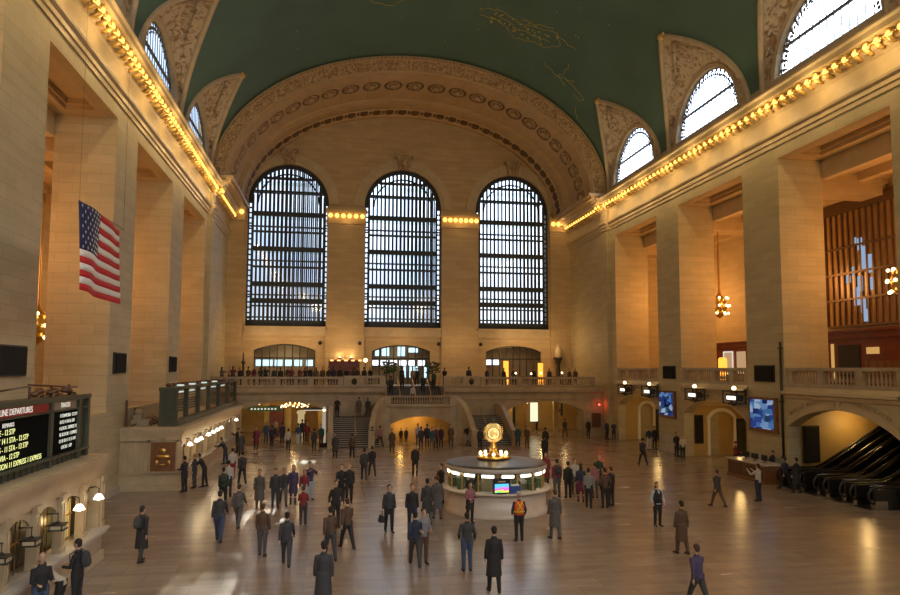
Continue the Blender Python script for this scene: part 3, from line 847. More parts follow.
# platform railing
t = MB(); t.sweep([(-.15,3.95),(.15,3.95),(.17,4.08),(-.17,4.08)], [(x, bulge(x)+.15, 0, -1) for x in xs], True); t.build('platform_handrail', 'marble', stair)
for xx in (CXS-2.95, CXS+2.5): t = MB(); t.box(xx, xx+.45, ya+.25, ya+.75, 3.3, 4.0); t.build('platform_pedestal', 'marble', stair)
bal = None
for i in range(24):
    x = CXS-2.4+4.8*i/23
    b_ = MB(); b_.lathe([(.06,0),(.045,.08),(.085,.22),(.035,.5),(.06,.62)], 8)
    if bal is None: bal = b_.build('baluster', 'marble', stair); o = bal
    else: o = bal.copy(); COL.objects.link(o); o.parent = stair
    o.location = (x, bulge(x)+.15, 3.34)
for sd in (-1, 1):
    # first flight, straight, then landing, then a flight towards the middle
    xa, xb_ = (-.05, 3.7) if sd < 0 else (11.05, 14.8)
    f = MB(); ns = 14; rise = 2.1/ns; y0 = 55.9; run = .3
    for i in range(ns): f.box(xa, xb_, y0+i*run, YB, i*rise, (i+1)*rise)
    for i in range(ns): f.box(xa, xb_, y0+i*run-.03, y0+i*run+.05, (i+1)*rise-.03, (i+1)*rise+.004, mi=1)
    f.build('lower_flight', ['step', 'marble_gray'], stair)
    f = MB(); 
    for i in range(7):
        q0 = xb_-1.0+i*.14 if sd < 0 else xa+1.0-i*.14
        q1 = CXS-3.0 if sd < 0 else CXS+3.0
        f.box(min(q0,q1), max(q0,q1), 60.2, YB, 2.1+i*1.1/7, 2.1+(i+1)*1.1/7)
    f.build('upper_flight', 'step', stair)
    # inner curved balustrade sweeping down from the platform
    e0 = CXS+sd*2.95
    inner = [(CXS+sd*2.7, 57.65, 4.05), (CXS+sd*3.2, 57.6, 3.9), (CXS+sd*3.65, 57.35, 3.45), (CXS+sd*3.95, 56.95, 2.75), (CXS+sd*4.15, 56.4, 1.95), (CXS+sd*4.25, 55.8, 1.25)]
    q = MB(); rows = []
    for x, y, z in inner: rows.append([(x-.16,y,0),(x-.16,y,z-.12),(x-.22,y,z-.12),(x-.22,y,z),(x+.22,y,z),(x+.22,y,z-.12),(x+.16,y,z-.12),(x+.16,y,0)])
    q.grid(rows, False); x, y, z = inner[-1]; q.box(x-.24, x+.24, y-.5, y, 0, z+.1); q.build('inner_balustrade', 'marble', stair)
    # outer balustrade
    xo = -.2 if sd < 0 else 14.95
    q = MB(); rows = []
    for y, z in ((61.9, 3.2), (59.6, 3.15), (57.6, 2.15), (55.8, 1.2)): rows.append([(xo-.14,y,0),(xo-.14,y,z-.12),(xo-.2,y,z-.12),(xo-.2,y,z),(xo+.2,y,z),(xo+.2,y,z-.12),(xo+.14,y,z-.12),(xo+.14,y,0)])
    q.grid(rows, False); q.box(xo-.24, xo+.24, 55.3, 55.8, 0, 1.3); q.build('outer_balustrade', 'marble', stair)
    q = MB(); q.tube([(xa+1.85 if sd<0 else xb_-1.85, 55.9, .95),(xa+1.85 if sd<0 else xb_-1.85, 60.1, 3.0)], .03, 6); q.build('brass_handrail', 'brass', stair)
f = MB(); f.box(4.6, 4.7, 61.3, 64.6, 0, 4.74); f.build('stair_cheek', 'marble', stair)
f = MB(); f.box(9.9, 10.0, 61.3, 64.6, 0, 4.74); f.build('stair_cheek', 'marble', stair)
f = MB()
for i in range(10): f.box(4.7, 9.9, 61.4+i*.3, 64.5, 3.2+i*.152, 3.2+(i+1)*.152)
f.build('top_flight', 'step', stair)
for x in (5.9, 7.3, 8.7):
    f = MB(); f.tube([(x,61.4,4.15),(x,64.4,5.6)], .035, 6); f.tube([(x,61.5,3.3),(x,61.5,4.2)], .03, 6); f.tube([(x,64.3,4.7),(x,64.3,5.6)], .03, 6); f.build('brass_handrail', 'brass', stair)

# ------------------------------------------------------------------ low arched shopfronts on the end wall
emis('screen_cool', (.55,.85,.95), 1.6); emis('screen_white', (.85,.92,1), 2.2); emis('amber_panel', (1,.35,.04), 2.2); emis('store_glow', (1,.62,.32), .5)
for i, c in enumerate(LOWC):
    q = MB(); hw = 3.1
    for k in range(9):
        x = c-hw+.05+k*(2*hw-.1)/8; rr = (hw*hw+.65**2)/1.3
        zt_ = 8.87-rr+math.sqrt(rr*rr-(x-c)**2); q.box(x-.05, x+.05, D+.3, D+.4, 4.72, zt_)
    q.box(c-hw, c+hw, D+.28, D+.42, 7.35, 7.5)
    rows = []; rr = (hw*hw+.65**2)/1.3; aa = math.asin(hw/rr)
    for k in range(21):
        th = -aa+2*aa*k/20; rows.append([(c+r*math.sin(th), D+y, 8.87-rr+r*math.cos(th)) for r, y in ((rr-.15,.42),(rr-.15,.28),(rr+.02,.28))])
    q.grid(rows, False)
    o = struct(q.build('window_%d' % (30+i), 'bronze'))
    q = MB(); q.box(c-4.6, c+4.6, D+4.2, D+4.4, 4.6, 9.4); q.box(c-4.7, c-4.5, D+1.2, D+4.3, 4.6, 9.4); q.box(c+4.5, c+4.7, D+1.2, D+4.3, 4.6, 9.4); q.box(c-4.6, c+4.6, D+1.2, D+4.3, 9.3, 9.5)
    struct(q.build('wall_store', 'trim_dark' if i != 0 else 'trim'))
# ------------------------------------------------------------------ ticket booths on the left
def hood_lamp(loc, lit, label, group, rz=0):
    t = empty('counter_lamp', loc, rz, label, 'lamp', group)
    a = MB(); a.tube([(-.32,0,.22),(-.3,0,.32),(-.1,0,.36),(0,0,.3),(0,0,.12)], .018, 6); a.build('arm', 'bronze', t)
    s = MB(); s.lathe([(.03,.14),(.07,.12),(.11,.07),(.15,0),(.165,-.03)], 14); s.build('lamp_shade', 'lamp_white' if lit else 'white_shade', t)
    if lit: b = MB(); b.ball((0,0,-.01), .075, 8, 5); b.build('bulb', 'bulb_warm', t)
    return t
def square_lantern(loc, label, group):
    t = empty('hanging_lantern', loc, 0, label, 'lantern', group)
    s = MB(); s.box(-.16,.16,-.16,.16,-.12,.0); s.box(-.2,.2,-.2,.2,0,.03); s.box(-.2,.2,-.2,.2,-.14,-.11); s.build('lamp_body', 'bronze', t)
    for sx, sy in ((-1,0),(1,0),(0,-1),(0,1)):
        g = MB(); g.box(sx*.165-.13*abs(sy)-.004, sx*.165+.13*abs(sy)+.004, sy*.165-.13*abs(sx)-.004, sy*.165+.13*abs(sx)+.004, -.1, -.01); g.build('lamp_glass', 'trim', t)
    s = MB(); s.tube([(0,0,.03),(0,0,.3)], .015, 6); s.tube([(-.3,0,.3),(.02,0,.3)], .02, 6); s.lathe([(.0,.12),(.1,.03)], 8); s.build('arm', 'bronze', t)
    return t
def booth(y0, y1, xf, top, label, bay, name, endniche=False):
    t = empty(name, (xf, y1, 0), 0, label, 'ticket booth', None)
    L = y1-y0
    def bx(mb, a, b, c, d, e, f, mi=0): return mb.box(a, b, c-L, d-L, e, f, mi)   # local: x outwards, y from y0
    xb = XL-xf
    # base, counter
    q = MB(); bx(q, xb, .0, 0, L, 0, .14); bx(q, xb, .12, .0, L, 0, .3); bx(q, xb, .02, 0, L, .3, 1.0); q.build('base', 'booth_stone', t)
    q = MB(); bx(q, -.4, .28, .12, L-.05, 1.02, 1.1); bx(q, -.2, .22, .12, L-.1, .92, 1.02)
    q.build('counter', 'counter_marble', t)
    q = MB(); bx(q, xb, -.75, .02, L-.0, 1.0, top-.7); bx(q, xb, -.0, 0, .3, 1.0, top-.7); bx(q, xb, .0, L-.35, L, 1.0, top-.7); q.build('body', 'booth_stone', t)
    # entablature / eave with moulding
    q = MB()
    for (p, za, zb) in ((0,.75,.45),(.04,.45,.36),(.08,.36,.28),(.14,.28,.16),(.2,.16,.0)):
        bx(q, xb, p, -p, L+p, top-za, top-zb)
    bx(q, xb+.3, .1, .2, L-.2, top, top+.03); q.build('entablature', 'booth_stone', t)
    n = int(L/bay); b0 = (L-n*bay)/2
    proto = None
    for i in range(n+1):
        y = b0+i*bay-L
        if proto is None:
            q = MB()
            for dy in (-.18, .18):
                q.box(-.0, .05, dy*.55-.03, dy*.55+.03, 1.3, top-1.0)
            q.box(-.2, .02, -.13, .13, 1.1, top-.7); q.box(-.05, .07, -.16, .16, 1.1, 1.25); q.box(-.05, .07, -.16, .16, top-.9, top-.72)
            proto = q.build('pilaster', 'booth_stone', t); o = proto
        else: o = proto.copy(); COL.objects.link(o); o.parent = t
        o.location = (0, y, 0)
    pw = None
    for i in range(n):
        y = b0+(i+.5)*bay-L; hb = bay/2-.16
        if pw is None:
            q = MB(); q.panel(lambda u, v, d: (d, u, v), -hb-.06, hb+.06, 1.1, top-.72, -.16, -.1, hole=(-hb-.02, hb+.02, 1.12, top-1.2, .28), seg=12)
            pw = q.build('window_arch', 'booth_stone', t)
            g = MB()
            for k in range(6): yy = -hb+.1+k*(2*hb-.2)/5; g.box(-.3,-.28,yy-.012,yy+.012,1.12,top-.95)
            g.box(-.31,-.27,-hb,hb,1.9,1.94); g.build('grille', 'brass', pw); o = pw
        else: o = copy_tree(pw, t)
        o.location = (0, y, 0)
    q = MB(); bx(q, -.6, -.55, .3, L-.35, 1.1, top-.8); q.build('inner_panel', 'bronze', t)
    return t, b0, n
b1, bb0, bn = booth(6.0, 25.0, -7.65, 3.47, 'near stone ticket booth with bronze grilles and a big train board on its roof', 1.72, 'ticket_booth')
for i, (y, lit) in enumerate([(23.75,1),(22.05,1),(20.4,0),(18.75,0),(17.2,0),(15.5,0)]):
    if lit: hood_lamp((-7.38, y, 2.22), True, 'lit frosted hood lamp on the near ticket booth, %s' % ('at its far corner' if i == 0 else 'second from the far corner'), 'hood lamps of the near booth')
    else: square_lantern((-7.35, y, 2.12), ['square unlit lantern on the near booth, nearest the lit lamps','square unlit lantern above the bald man in the near booth','square unlit lantern of the near booth cut by the left picture edge','square unlit lantern of the near booth just outside the left picture edge'][min(i-2,3)], 'square lanterns of the near booth')
q = MB(); q.box(-8.12, -8.08, 22.2, 23.3, 1.15, 2.5); lp = q.build('lit_notice', 'notice_lit'); lp.parent = b1; lp.matrix_parent_inverse = b1.matrix_world.inverted() if False else Matrix.Translation((7.65,-25.0,0))
b2, _, _ = booth(38.0, 61.2, -7.85, 3.25, 'far stone ticket booth with carved end niche and a row of lit lamps', 1.78, 'ticket_booth')
names = ['nearest the booth corner','second from the booth corner','third from the booth corner','fourth, middle of the row','fifth, middle of the row','sixth from the booth corner','seventh from the booth corner','farthest, alone near the balcony']
for i, y in enumerate([38.95,40.8,42.0,44.4,46.1,47.7,49.3,56.6]):
    hood_lamp((-7.6, y, 2.25), True, 'lit hood lamp over the far booth counter, %s' % names[i], 'hood lamps of the far booth')
# end panel with niche of the far booth (faces the camera)
def end_niche(parent, xf, y):
    o = Matrix.Translation((-parent.location.x, -parent.location.y, 0))
    q = MB(); q.box(-9.5,-9.37,y-.07,y,.95,2.62); q.box(-8.12,-8.0,y-.07,y,.95,2.62); q.box(-9.5,-8.0,y-.07,y,2.5,2.62); q.box(-9.55,-7.95,y-.22,y,.9,1.0); q.ball((-8.75,y-.08,2.62),(.1,.08,.12),8,5)
    a = q.build('niche_frame', 'marble', parent); a.matrix_local = o
    q = MB(); q.box(-9.37,-8.12,y-.03,y+.0,1.0,2.5); a = q.build('niche_panel', 'wood', parent); a.matrix_local = o
    q = MB(); q.ball((-8.75,y-.06,1.75),(.4,.05,.12),10,4); q.ball((-8.75,y-.06,2.05),(.16,.05,.16),10,4); q.lathe([(.0,0),(.15,.02),(.17,.07),(.0,.1)],12,c=(-8.75,y-.1,1.3)); [q.ball((-8.75+.3*s,y-.06,1.45),(.1,.04,.14),8,4) for s in (-1,1)]
    a = q.build('niche_ornament', 'brass', parent); a.matrix_local = o
    q = MB(); [q.box(x-.02,x+.02,y-.05,y,.95,2.6) for x in (-10.75,-10.5,-10.2,-9.9,-9.72)]; q.box(-10.9,-7.85,y-.1,y,.85,.93); q.box(-10.9,-7.85,y-.12,y,0,.3)
    a = q.build('end_panelling', 'booth_stone', parent); a.matrix_local = o
end_niche(b2, -7.7, 38.0)

# clutter on the roof of the far booth
t = empty('roof_equipment', (-10.1, 39.6, 3.28), 0, 'brown jumble of cables and old fittings on the far booth roof', 'equipment')
q = MB()
for i in range(9): q.tube([(-.6+random.random()*.3, -1+i*.3, .02),(random.random()*.5-.2, -1+i*.3+random.random()*.5, .25+.25*random.random()),(.5+random.random()*.5, -.8+i*.3, .03)], .05, 5)
q.box(-.7,-.6,-1.2,-1.1,0,1.4); q.box(-.7,-.6,.4,.5,0,.9); q.build('cables', 'dark_wood', t)
q = MB(); q.box(-.5,.4,-.9,-.2,0,.35); q.box(-.4,0,-.8,-.4,.35,.6); q.ball((-.2,-.5,.7),(.25,.25,.2)); q.build('box', 'trim_dark', t)

# ------------------------------------------------------------------ departure boards
def yz(x, y, z): # faces +x; text runs along +y... as read from the hall
    return Matrix.Translation((x, y, z)) @ Matrix.Rotation(PI/2, 4, 'Z') @ Matrix.Rotation(PI/2, 4, 'X')
bd = empty('departure_board', (-8.1, 24.6, 3.5), 0, 'dark steel train departure board with lit yellow rows on the near booth roof', 'departure board')
def sub(mb, name, m, p=None):
    o = mb.build(name, m, p or bd); o.matrix_local = Matrix.Translation((8.1,-24.6,-3.5)) if (p is None or p is bd) else Matrix.Identity(4); return o
q = MB(); q.box(-8.75,-8.14,8,24.6,3.5,5.5); sub(q, 'casing', 'bronze_green')
q = MB()
for y in (24.5, 23.7, 21.52, 15.9, 12.0, 8.5): q.box(-8.14,-8.02,y-.09,y+.09,3.5,5.5)
q.box(-8.14,-8.0,8,24.6,5.38,5.52); q.box(-8.14,-8.0,8,24.6,3.72,3.8); q.box(-8.14,-8.02,8,24.6,5.08,5.12)
for y in [8.3+.35*i for i in range(47)]: q.box(-8.16,-8.1,y,y+.03,3.5,3.74)
sub(q, 'frame', 'bronze_green')
q = MB(); q.box(-8.14,-8.09,16,21.43,3.82,5.06); q.box(-8.14,-8.09,21.6,23.6,3.82,5.06); sub(q, 'display_panel', 'board_face')
q = MB(); q.box(-8.14,-8.08,16,21.4,5.13,5.37); sub(q, 'title_panel', 'board_red')
q = MB(); q.box(-8.14,-8.08,21.7,23.5,5.13,5.37); sub(q, 'title_panel', 'trim_dark')
o8 = Matrix.Translation((8.1,-24.6,-3.5))
def btxt(s, y, z, size, m, align='LEFT'):
    o = text('lettering', s, size, m, bd, o8 @ yz(-8.075, y, z), align, .003); return o
btxt('HARLEM LINE DEPARTURES', 20.3, 5.25, .23, 'title_white', 'RIGHT')
btxt('TRACKS', 22.6, 5.25, .2, 'title_white', 'CENTER')
btxt('REMARKS', 18.6, 4.93, .15, 'title_white', 'LEFT')
for i, (s, e) in enumerate([('WHITE PLAINS  E - 12 STP', 19.3), ('SOUTHEAST 14 1 STA - 12 STP', 20.1), ('N WHITE PLAINS - 11 STA - 13 STP', 20.1), ('CRESTWOOD 28 VIA - 12 STP', 19.6), ('STAMFORD STATION 11 EXPRESS 1 EXPRESS', 21.0)]):
    btxt(s, e, 4.75-.21*i, .2, 'led_yellow', 'RIGHT')
for i, (s, a) in enumerate([('1 STAMFORD  12 12 P', 22.2), ('10 12 14 18 16 15N', 22.2), ('4 LOCAL  EXPRESS 12', 22.2), ('10 18 24 30 1  EXPRESS', 22.2), ('12 18 18 11 12 15 18 1', 22.2), ('LOCAL 1 12P', 22.4)]):
    btxt(s, a, 4.93-.19*i, .145, 'led_white', 'LEFT')
q = MB(); q.tube([(-8.5,21,5.9),(-8.4,24.4,5.75)], .03, 5); q.tube([(-8.5,18.7,5.75),(-8.5,21,5.85)], .03, 5)
for y in (18.7,21.1,22.6,24.0): q.tube([(-8.5,y,5.5),(-8.5,y,5.85)], .04, 5)
for i in range(9): q.ball((-8.45,21.3+i*.36,5.62+.1*math.sin(i*2.2)), (.14,.2,.09), 6, 4)
sub(q, 'roof_fittings', 'dark_wood')

bd2 = empty('departure_board', (-8.1, 60.8, 3.3), 0, 'long open steel board frame with louvred backs on the far ticket booth roof', 'departure board')
T2 = Matrix.Translation((8.1,-60.8,-3.3))
def sub2(mb, name, m): o = mb.build(name, m, bd2); o.matrix_local = T2
q = MB(); q.box(-9.1,-8.35,38.3,38.6,3.3,5.35); q.box(-9.13,-8.3,38.26,38.3,3.3,3.45); q.box(-9.13,-8.3,38.26,38.3,5.15,5.35)
[q.box(-9.08+i*.16,-9.0+i*.16,38.25,38.3,3.45,5.15) for i in range(5)]; sub2(q, 'end_casing', 'bronze_green')
q = MB(); 
for y in (38.5,41.2,44.6,48.2,52.2,56.3,60.6): q.box(-8.45,-8.2,y-.12,y+.12,3.3,5.35); q.box(-9.08,-9.0,y-.06,y+.06,3.3,5.2)
q.box(-8.45,-8.2,38.3,60.7,5.2,5.36); q.box(-8.45,-8.15,38.3,60.7,3.3,3.62); q.box(-9.08,-9.0,38.3,60.7,5.1,5.25)
for y in (38.5,44.6,52.2,60.6): q.box(-9.05,-8.3,y-.05,y+.05,5.22,5.3)
sub2(q, 'frame', 'bronze_green')
for a, e in ((38.6,41),(41.4,44.4),(48.4,52),(56.5,60.4)):
    q = MB()
    for i in range(8): q.box(-8.5,-8.42,a,e,4.0+i*.15,4.06+i*.15)
    sub2(q, 'louvre', 'bronze_green')
for a in (39,42,45.5,49.5,53.5): q = MB(); q.box(-8.4,-8.28,a,a+1.3,5.04,5.1); sub2(q, 'strip_light', 'strip_dim')
for a in (40,43.2,47,51): q = MB(); q.box(-8.6,-8.3,a,a+.4,5.38,5.46); sub2(q, 'roof_light', 'strip_dim')
q = MB(); [q.ball((-8.8,39+i*1.1,5.45),(.2,.3,.12),6,4) for i in range(18)]; sub2(q, 'roof_fittings', 'dark_wood')

# ------------------------------------------------------------------ flag
fl = empty('flag', (-8.0, 22.72, 11.62), 0, 'large striped national flag hanging high beside the left wall piers', 'flag')
W_, H_ = 4.65, 2.8
def fp(u, v): return (.12*math.sin(u*5+v*1.5)+.05*math.sin(u*11), u*W_, -v*H_-.1*u*math.sin(u*2.5)*.5)
for i in range(13):
    u0 = .4 if i < 7 else 0
    q = MB(); q.grid([[fp(u0+(1-u0)*k/16, (i+j)/13) for k in range(17)] for j in (0,.5,1)], True)
    o = q.build('stripe', 'flag_white' if i % 2 else 'flag_red', fl); s_ = o.modifiers.new('s','SOLIDIFY'); s_.thickness = .012
q = MB(); q.grid([[fp(.4*k/8, 7/13*j/6) for k in range(9)] for j in range(7)], True); o = q.build('canton', 'flag_blue', fl); s_ = o.modifiers.new('s','SOLIDIFY'); s_.thickness = .012
st = MB()
for r in range(9):
    for c in range(6 if r % 2 == 0 else 5):
        u = .4*((c+.5)/6 if r % 2 == 0 else (c+1)/6); v = 7/13*(r+.6)/9.2
        p = fp(u, v); vs = []
        for side in (1,-1):
            vs = [(p[0]+side*.018, p[1]+(.075 if k % 2 == 0 else .03)*math.sin(PI*k/5), p[2]+(.075 if k % 2 == 0 else .03)*math.cos(PI*k/5)) for k in range(10)]
            st.add(vs, [tuple(range(10))])
st.build('stars', 'flag_white', fl)
q = MB(); q.tube([(0,-.02,.02),(0,W_+.02,.02)], .014, 6); q.tube([(0,.05,.04),(0,.05,8.5)], .004, 4); q.tube([(0,W_-.05,.04),(0,W_-.05,8.5)], .004, 4); q.build('hanging_pole', 'black', fl)

# ------------------------------------------------------------------ speaker panels on the piers
def wallbox(sd, y0, y1, z0, z1, label):
    X = XR if sd > 0 else XL
    t = empty('loudspeaker_panel', (X, (y0+y1)/2, z0), 0, label, 'loudspeaker', 'black loudspeaker panels on the piers')
    w = (y1-y0)/2; h = z1-z0
    q = MB(); q.box(-.12 if sd > 0 else 0, 0 if sd > 0 else .12, -w, w, 0, h); q.build('case', 'black', t)
    q = MB(); a, b_ = (-.15,-.12) if sd > 0 else (.12,.15)
    q.box(a, b_, -w+.08, w-.08, .06, h-.06); [q.box(a-.01, b_+.01, -w+.08+i*(2*w-.16)/12, -w+.1+i*(2*w-.16)/12, .06, h-.06) for i in range(13)]; q.build('grille', 'speaker_cloth', t)
for sd, y0, y1, lb in ((1,48.35,50.2,'black loudspeaker panel on the right pier above the smaller video screen'),(1,36.5,38.35,'black loudspeaker panel on the right pier above the larger video screen'),
    (-1,36.35,38.15,'black loudspeaker panel on the left pier nearest the flag'),(-1,48.1,49.8,'small black loudspeaker panel on the left pier above the far booth'),(-1,24.1,26.4,'largest black loudspeaker panel at the left edge above the board')):
    wallbox(sd, y0, y1, 6.08 if sd < 0 else 5.65, 7.15 if sd < 0 else 6.65, lb)

# ------------------------------------------------------------------ video screens
for y0, y1, m, lb in ((48.5,50.65,'screen_a','smaller bright blue video screen on the right pier between the passages'),(36.45,38.7,'screen_b','larger blue video screen on the right pier beside the escalators')):
    t = empty('video_screen', (XR-.1, (y0+y1)/2, 2.84), 0, lb, 'screen', 'video screens on the right piers')
    w = (y1-y0)/2; q = MB(); q.box(-.12,.1,-w-.16,w+.16,-.12,1.88); q.box(-.16,.1,-w-.2,w+.2,-.2,-.12); q.build('frame', 'wood', t)
    q = MB(); q.box(-.14,-.12,-w,w,0,1.74); q.build('display', m, t)
# fluted brass rail beside the larger screen
t = empty('downpipe', (XR-.08, 35.85, 0), 0, 'tall narrow bronze conduit on the pier left of the escalator arch', 'pipe'); q = MB(); q.tube([(0,0,1.3),(0,0,8.0)], .07, 8); q.build('pipe', 'bronze', t); q = MB(); [q.box(-.1,.12,-.12,.12,z,z+.08) for z in (1.3,4.5,7.6)]; q.build('clamp', 'bronze', t)

# ------------------------------------------------------------------ bracket lanterns above the passages
for i, y in enumerate((56.3, 51.6, 44.6, 39.8)):
    t = empty('wall_lantern', (25.1, y, 4.25), 0, ['black framed lit track sign lantern farthest along the right wall','black framed lit track sign lantern second from the far corner','black framed lit track sign lantern over the left of the nearer passage','black framed lit track sign lantern nearest the larger video screen'][i], 'lantern', 'lit track sign lanterns on the right wall')
    q = MB()
    for x, yy in ((-.3,-.75),(-.3,.75),(.3,-.75),(.3,.75)): q.box(x-.04,x+.04,yy-.04,yy+.04,0,.75)
    q.box(-.36,-.28,-.8,.8,.72,.8); q.box(.28,.36,-.8,.8,.72,.8); q.box(-.36,.36,-.8,-.72,.72,.8); q.box(-.36,.36,.72,.8,.72,.8); q.box(-.36,.36,-.8,.8,-.04,.03); q.box(-.2,.2,-.6,.6,.14,.56)
    q.lathe([(.0,-.2),(.12,-.12),(.18,-.04)], 10, c=(0,0,0)); [q.ball((0,-.6+.3*k,-.08),(.04,.05,.08),6,4) for k in range(5)]
    q.build('lantern_body', 'bronze', t)
    q = MB(); q.box(-.22,-.2,-.5,.5,.22,.46); q.build('sign_panel', 'sign_white', t)
    q = MB(); q.ball((0,0,.95), .14, 12, 8); q.build('globe', 'bulb_warm', t)
    q = MB(); q.tube([(0,0,.8),(0,0,.86)], .08, 8); q.box(.3,.62,-.06,.06,.3,.4); q.tube([(.6,-.9,.3),(.3,-.95,.35),(.2,-.8,.3)], .03, 5); q.tube([(.6,.9,.3),(.3,.95,.35),(.2,.8,.3)], .03, 5); q.build('bracket', 'bronze', t)

# red lamp and dark door panel beside the right balcony arch
t = empty('exit_lamp', (24.95, 61.98, 3.0), 0, 'small glowing red lamp on the wall right of the far right arch', 'lamp'); q = MB(); q.ball((0,-.12,0), .11, 10, 6); q.build('bulb', 'red_glow', t); q = MB(); q.box(-.12,.12,-.06,.1,-.15,.15); q.build('housing', 'bronze', t)
t = empty('notice_cabinet', (24.7, 61.98, .9), 0, 'dark red notice cabinet on the wall under the red lamp', 'cabinet'); q = MB(); q.box(-.42,.42,-.1,.08,0,1.3); q.build('cabinet_body', 'red_wood', t); q = MB(); q.box(-.34,.34,-.12,-.1,.1,1.2); q.build('door', 'dark_wood', t)
# torch-like standing lamp on the balcony corner, far right
t = empty('torchere', (24.0, 71.0, 4.72), 0, 'tall dark bronze torchere with pale flame bowl in the far right balcony corner', 'floor lamp')
q = MB(); q.lathe([(.55,0),(.55,.15),(.35,.3),(.2,.7),(.28,1.4),(.2,2.0),(.35,2.5),(.5,2.7),(.52,2.9)], 10); q.build('pedestal', 'bronze', t); q = MB(); q.lathe([(.36,2.9),(.45,3.2),(.38,3.6),(.2,4.0),(.05,4.3)], 12); q.build('lamp_shade', 'trim', t)
t = empty('torchere', (-9.0, 71.0, 4.72), 0, 'dark bronze torchere pole in the far left balcony corner', 'floor lamp')
q = MB(); q.lathe([(.4,0),(.3,.15),(.12,.4),(.1,2.0),(.25,2.2),(.1,2.4),(.06,3.2)], 10); q.build('pedestal', 'bronze', t)

# ------------------------------------------------------------------ chandelier bulbs in the galleries
def chandelier(loc, label, s=1.0):
    t = empty('chandelier', loc, 0, label, 'chandelier', 'globe chandeliers in the side galleries')
    q = MB(); q.lathe([(0,-1.0),(.15,-.9),(.5,-.5),(.6,0),(.5,.5),(.15,.9),(.08,1.2),(.05,6.2)], 16); q.build('bowl', 'brass', t)
    q = MB(); [q.tube([(math.cos(a)*r,math.sin(a)*r,z),(math.cos(a+.26)*r,math.sin(a+.26)*r,z)], .03, 4) for r, z in ((.62,-.55),(.72,0),(.62,.55)) for a in [i*.2618 for i in range(24)]]; q.build('ring', 'brass', t)
    b0 = None
    for r, z, n in ((.66,-.6,7),(.76,0,9),(.66,.6,7)):
        for i in range(n):
            if b0 is None: q = MB(); q.ball((0,0,0), .1, 8, 5); b0 = q.build('bulb', 'bulb_warm', t); o = b0
            else: o = b0.copy(); COL.objects.link(o); o.parent = t
            o.location = (r*math.cos(2*PI*i/n+z), r*math.sin(2*PI*i/n+z), z)
chandelier((30.0, 49.25, 11.4), 'brass globe chandelier of glowing bulbs in the middle right gallery')
chandelier((30.2, 31.8, 11.2), 'brass globe chandelier of glowing bulbs before the right gallery window grille')
chandelier((-15.0, 37.7, 8.5), 'brass globe chandelier of glowing bulbs behind the nearest left pier')

# ------------------------------------------------------------------ gallery window grille (right, nearest bay) and shopfronts
def grille(sd, y0, y1, z0, z1, label_n):
    X = XR+8.1 if sd > 0 else XL-8.1
    q = MB()
    n = int((y1-y0)/.5)
    for i in range(n+1):
        y = y0+(y1-y0)*i/n; q.box(X-.12, X-.02, y-.06, y+.06, z0, z1)
    for z in (z0, z0+(z1-z0)*.22, z0+(z1-z0)*.44, z0+(z1-z0)*.66, z1-.3): q.box(X-.14, X-.02, y0, y1, z-.07, z+.07)
    q.box(X-.2, X, y0-.3, y1+.3, z1-.3, z1+.35); q.box(X-.16, X, y0-.3, y0, z0, z1); q.box(X-.16, X, y1, y1+.3, z0, z1)
    o = struct(q.build('window_%d' % label_n, 'grille_bronze')); o
    q = MB(); q.box(X-.01, X+.0, y0, y1, z0, z1); q.build('pane', 'grille_glass', o)
def grille_glass():
    m, t, out = nt('grille_glass'); p = princ(t, out, (.35,.20,.08), .2)
    g = t.nodes.new('ShaderNodeNewGeometry'); n = t.nodes.new('ShaderNodeTexNoise'); n.inputs['Scale'].default_value = .9; n.inputs['Detail'].default_value = 5
    lk(t, g.outputs['Position'], n.inputs['Vector']); r = t.nodes.new('ShaderNodeValToRGB'); r.color_ramp.elements[0].color = (.20,.11,.04,1); r.color_ramp.elements[1].color = (.42,.27,.11,1)
    lk(t, n.outputs[0], r.inputs[0]); lk(t, r.outputs[0], p.inputs['Base Color'])
mat('grille_bronze', (.10,.06,.03), .4, .3)
grille_glass()
grille(1, 33.0, 41.9, 9.3, 17.3, 40); grille(1, 21.5, 31.5, 9.3, 17.2, 41); grille(-1, 33, 41, 5.0, 17, 42)
# glowing plates stand in for daylight in the grille glass
emis('daylight_glow', (.55,.72,1), .55)
q = MB()
for y, z, w, h in ((38.9,12.0,.22,.5),(38.5,13.6,.2,.8),(38.8,14.6,.2,.4),(39.2,11.2,.25,.6),(38.7,10.6,.2,.5),(38.0,13.2,.15,.6),(39.4,12.9,.15,.3),(38.6,9.9,.25,.4),(39.9,12.4,.2,.25),(37.9,11.9,.15,.4),(39.2,14.9,.12,.2)): q.box(33.72,33.74,y-w,y+w,z-h,z+h)
q.build('glow_plates', 'daylight_glow', bpy.data.objects['window_40'])
t = empty('restaurant_front', (31.8, 36.0, 5.45), 0, 'dark red wooden restaurant front behind the balustrade over the escalators', 'shopfront')
q = MB(); q.box(0,1.9,-6.5,3.9,0,3.0); q.box(-.1,2,-6.6,4.0,2.9,3.3); q.box(-.2,2,-6.7,4.1,3.3,3.45); q.build('shopfront_body', 'red_wood', t)
q = MB(); q.box(-.05,.0,.9,2.7,0,2.5); q.build('doorway', 'black', t); q = MB(); q.box(-.08,0,3.1,3.3,.3,2.6); q.build('lit_edge', 'window_glow', t); q = MB(); q.box(-.1,0,-.6,.3,1.9,2.3); q.build('lit_sign', 'window_glow', t)
q = MB(); q.box(-.06,0,-5.8,.5,0,1.5); [q.box(-.1,-.06,-5.8+i*.6,-5.75+i*.6,0,1.5) for i in range(11)]; q.build('screen_panel', 'wood', t)
t = empty('shop_stall', (32.6, 52.0, 5.45), 0, 'dark red shop stall with lit windows in the middle right gallery', 'shopfront')
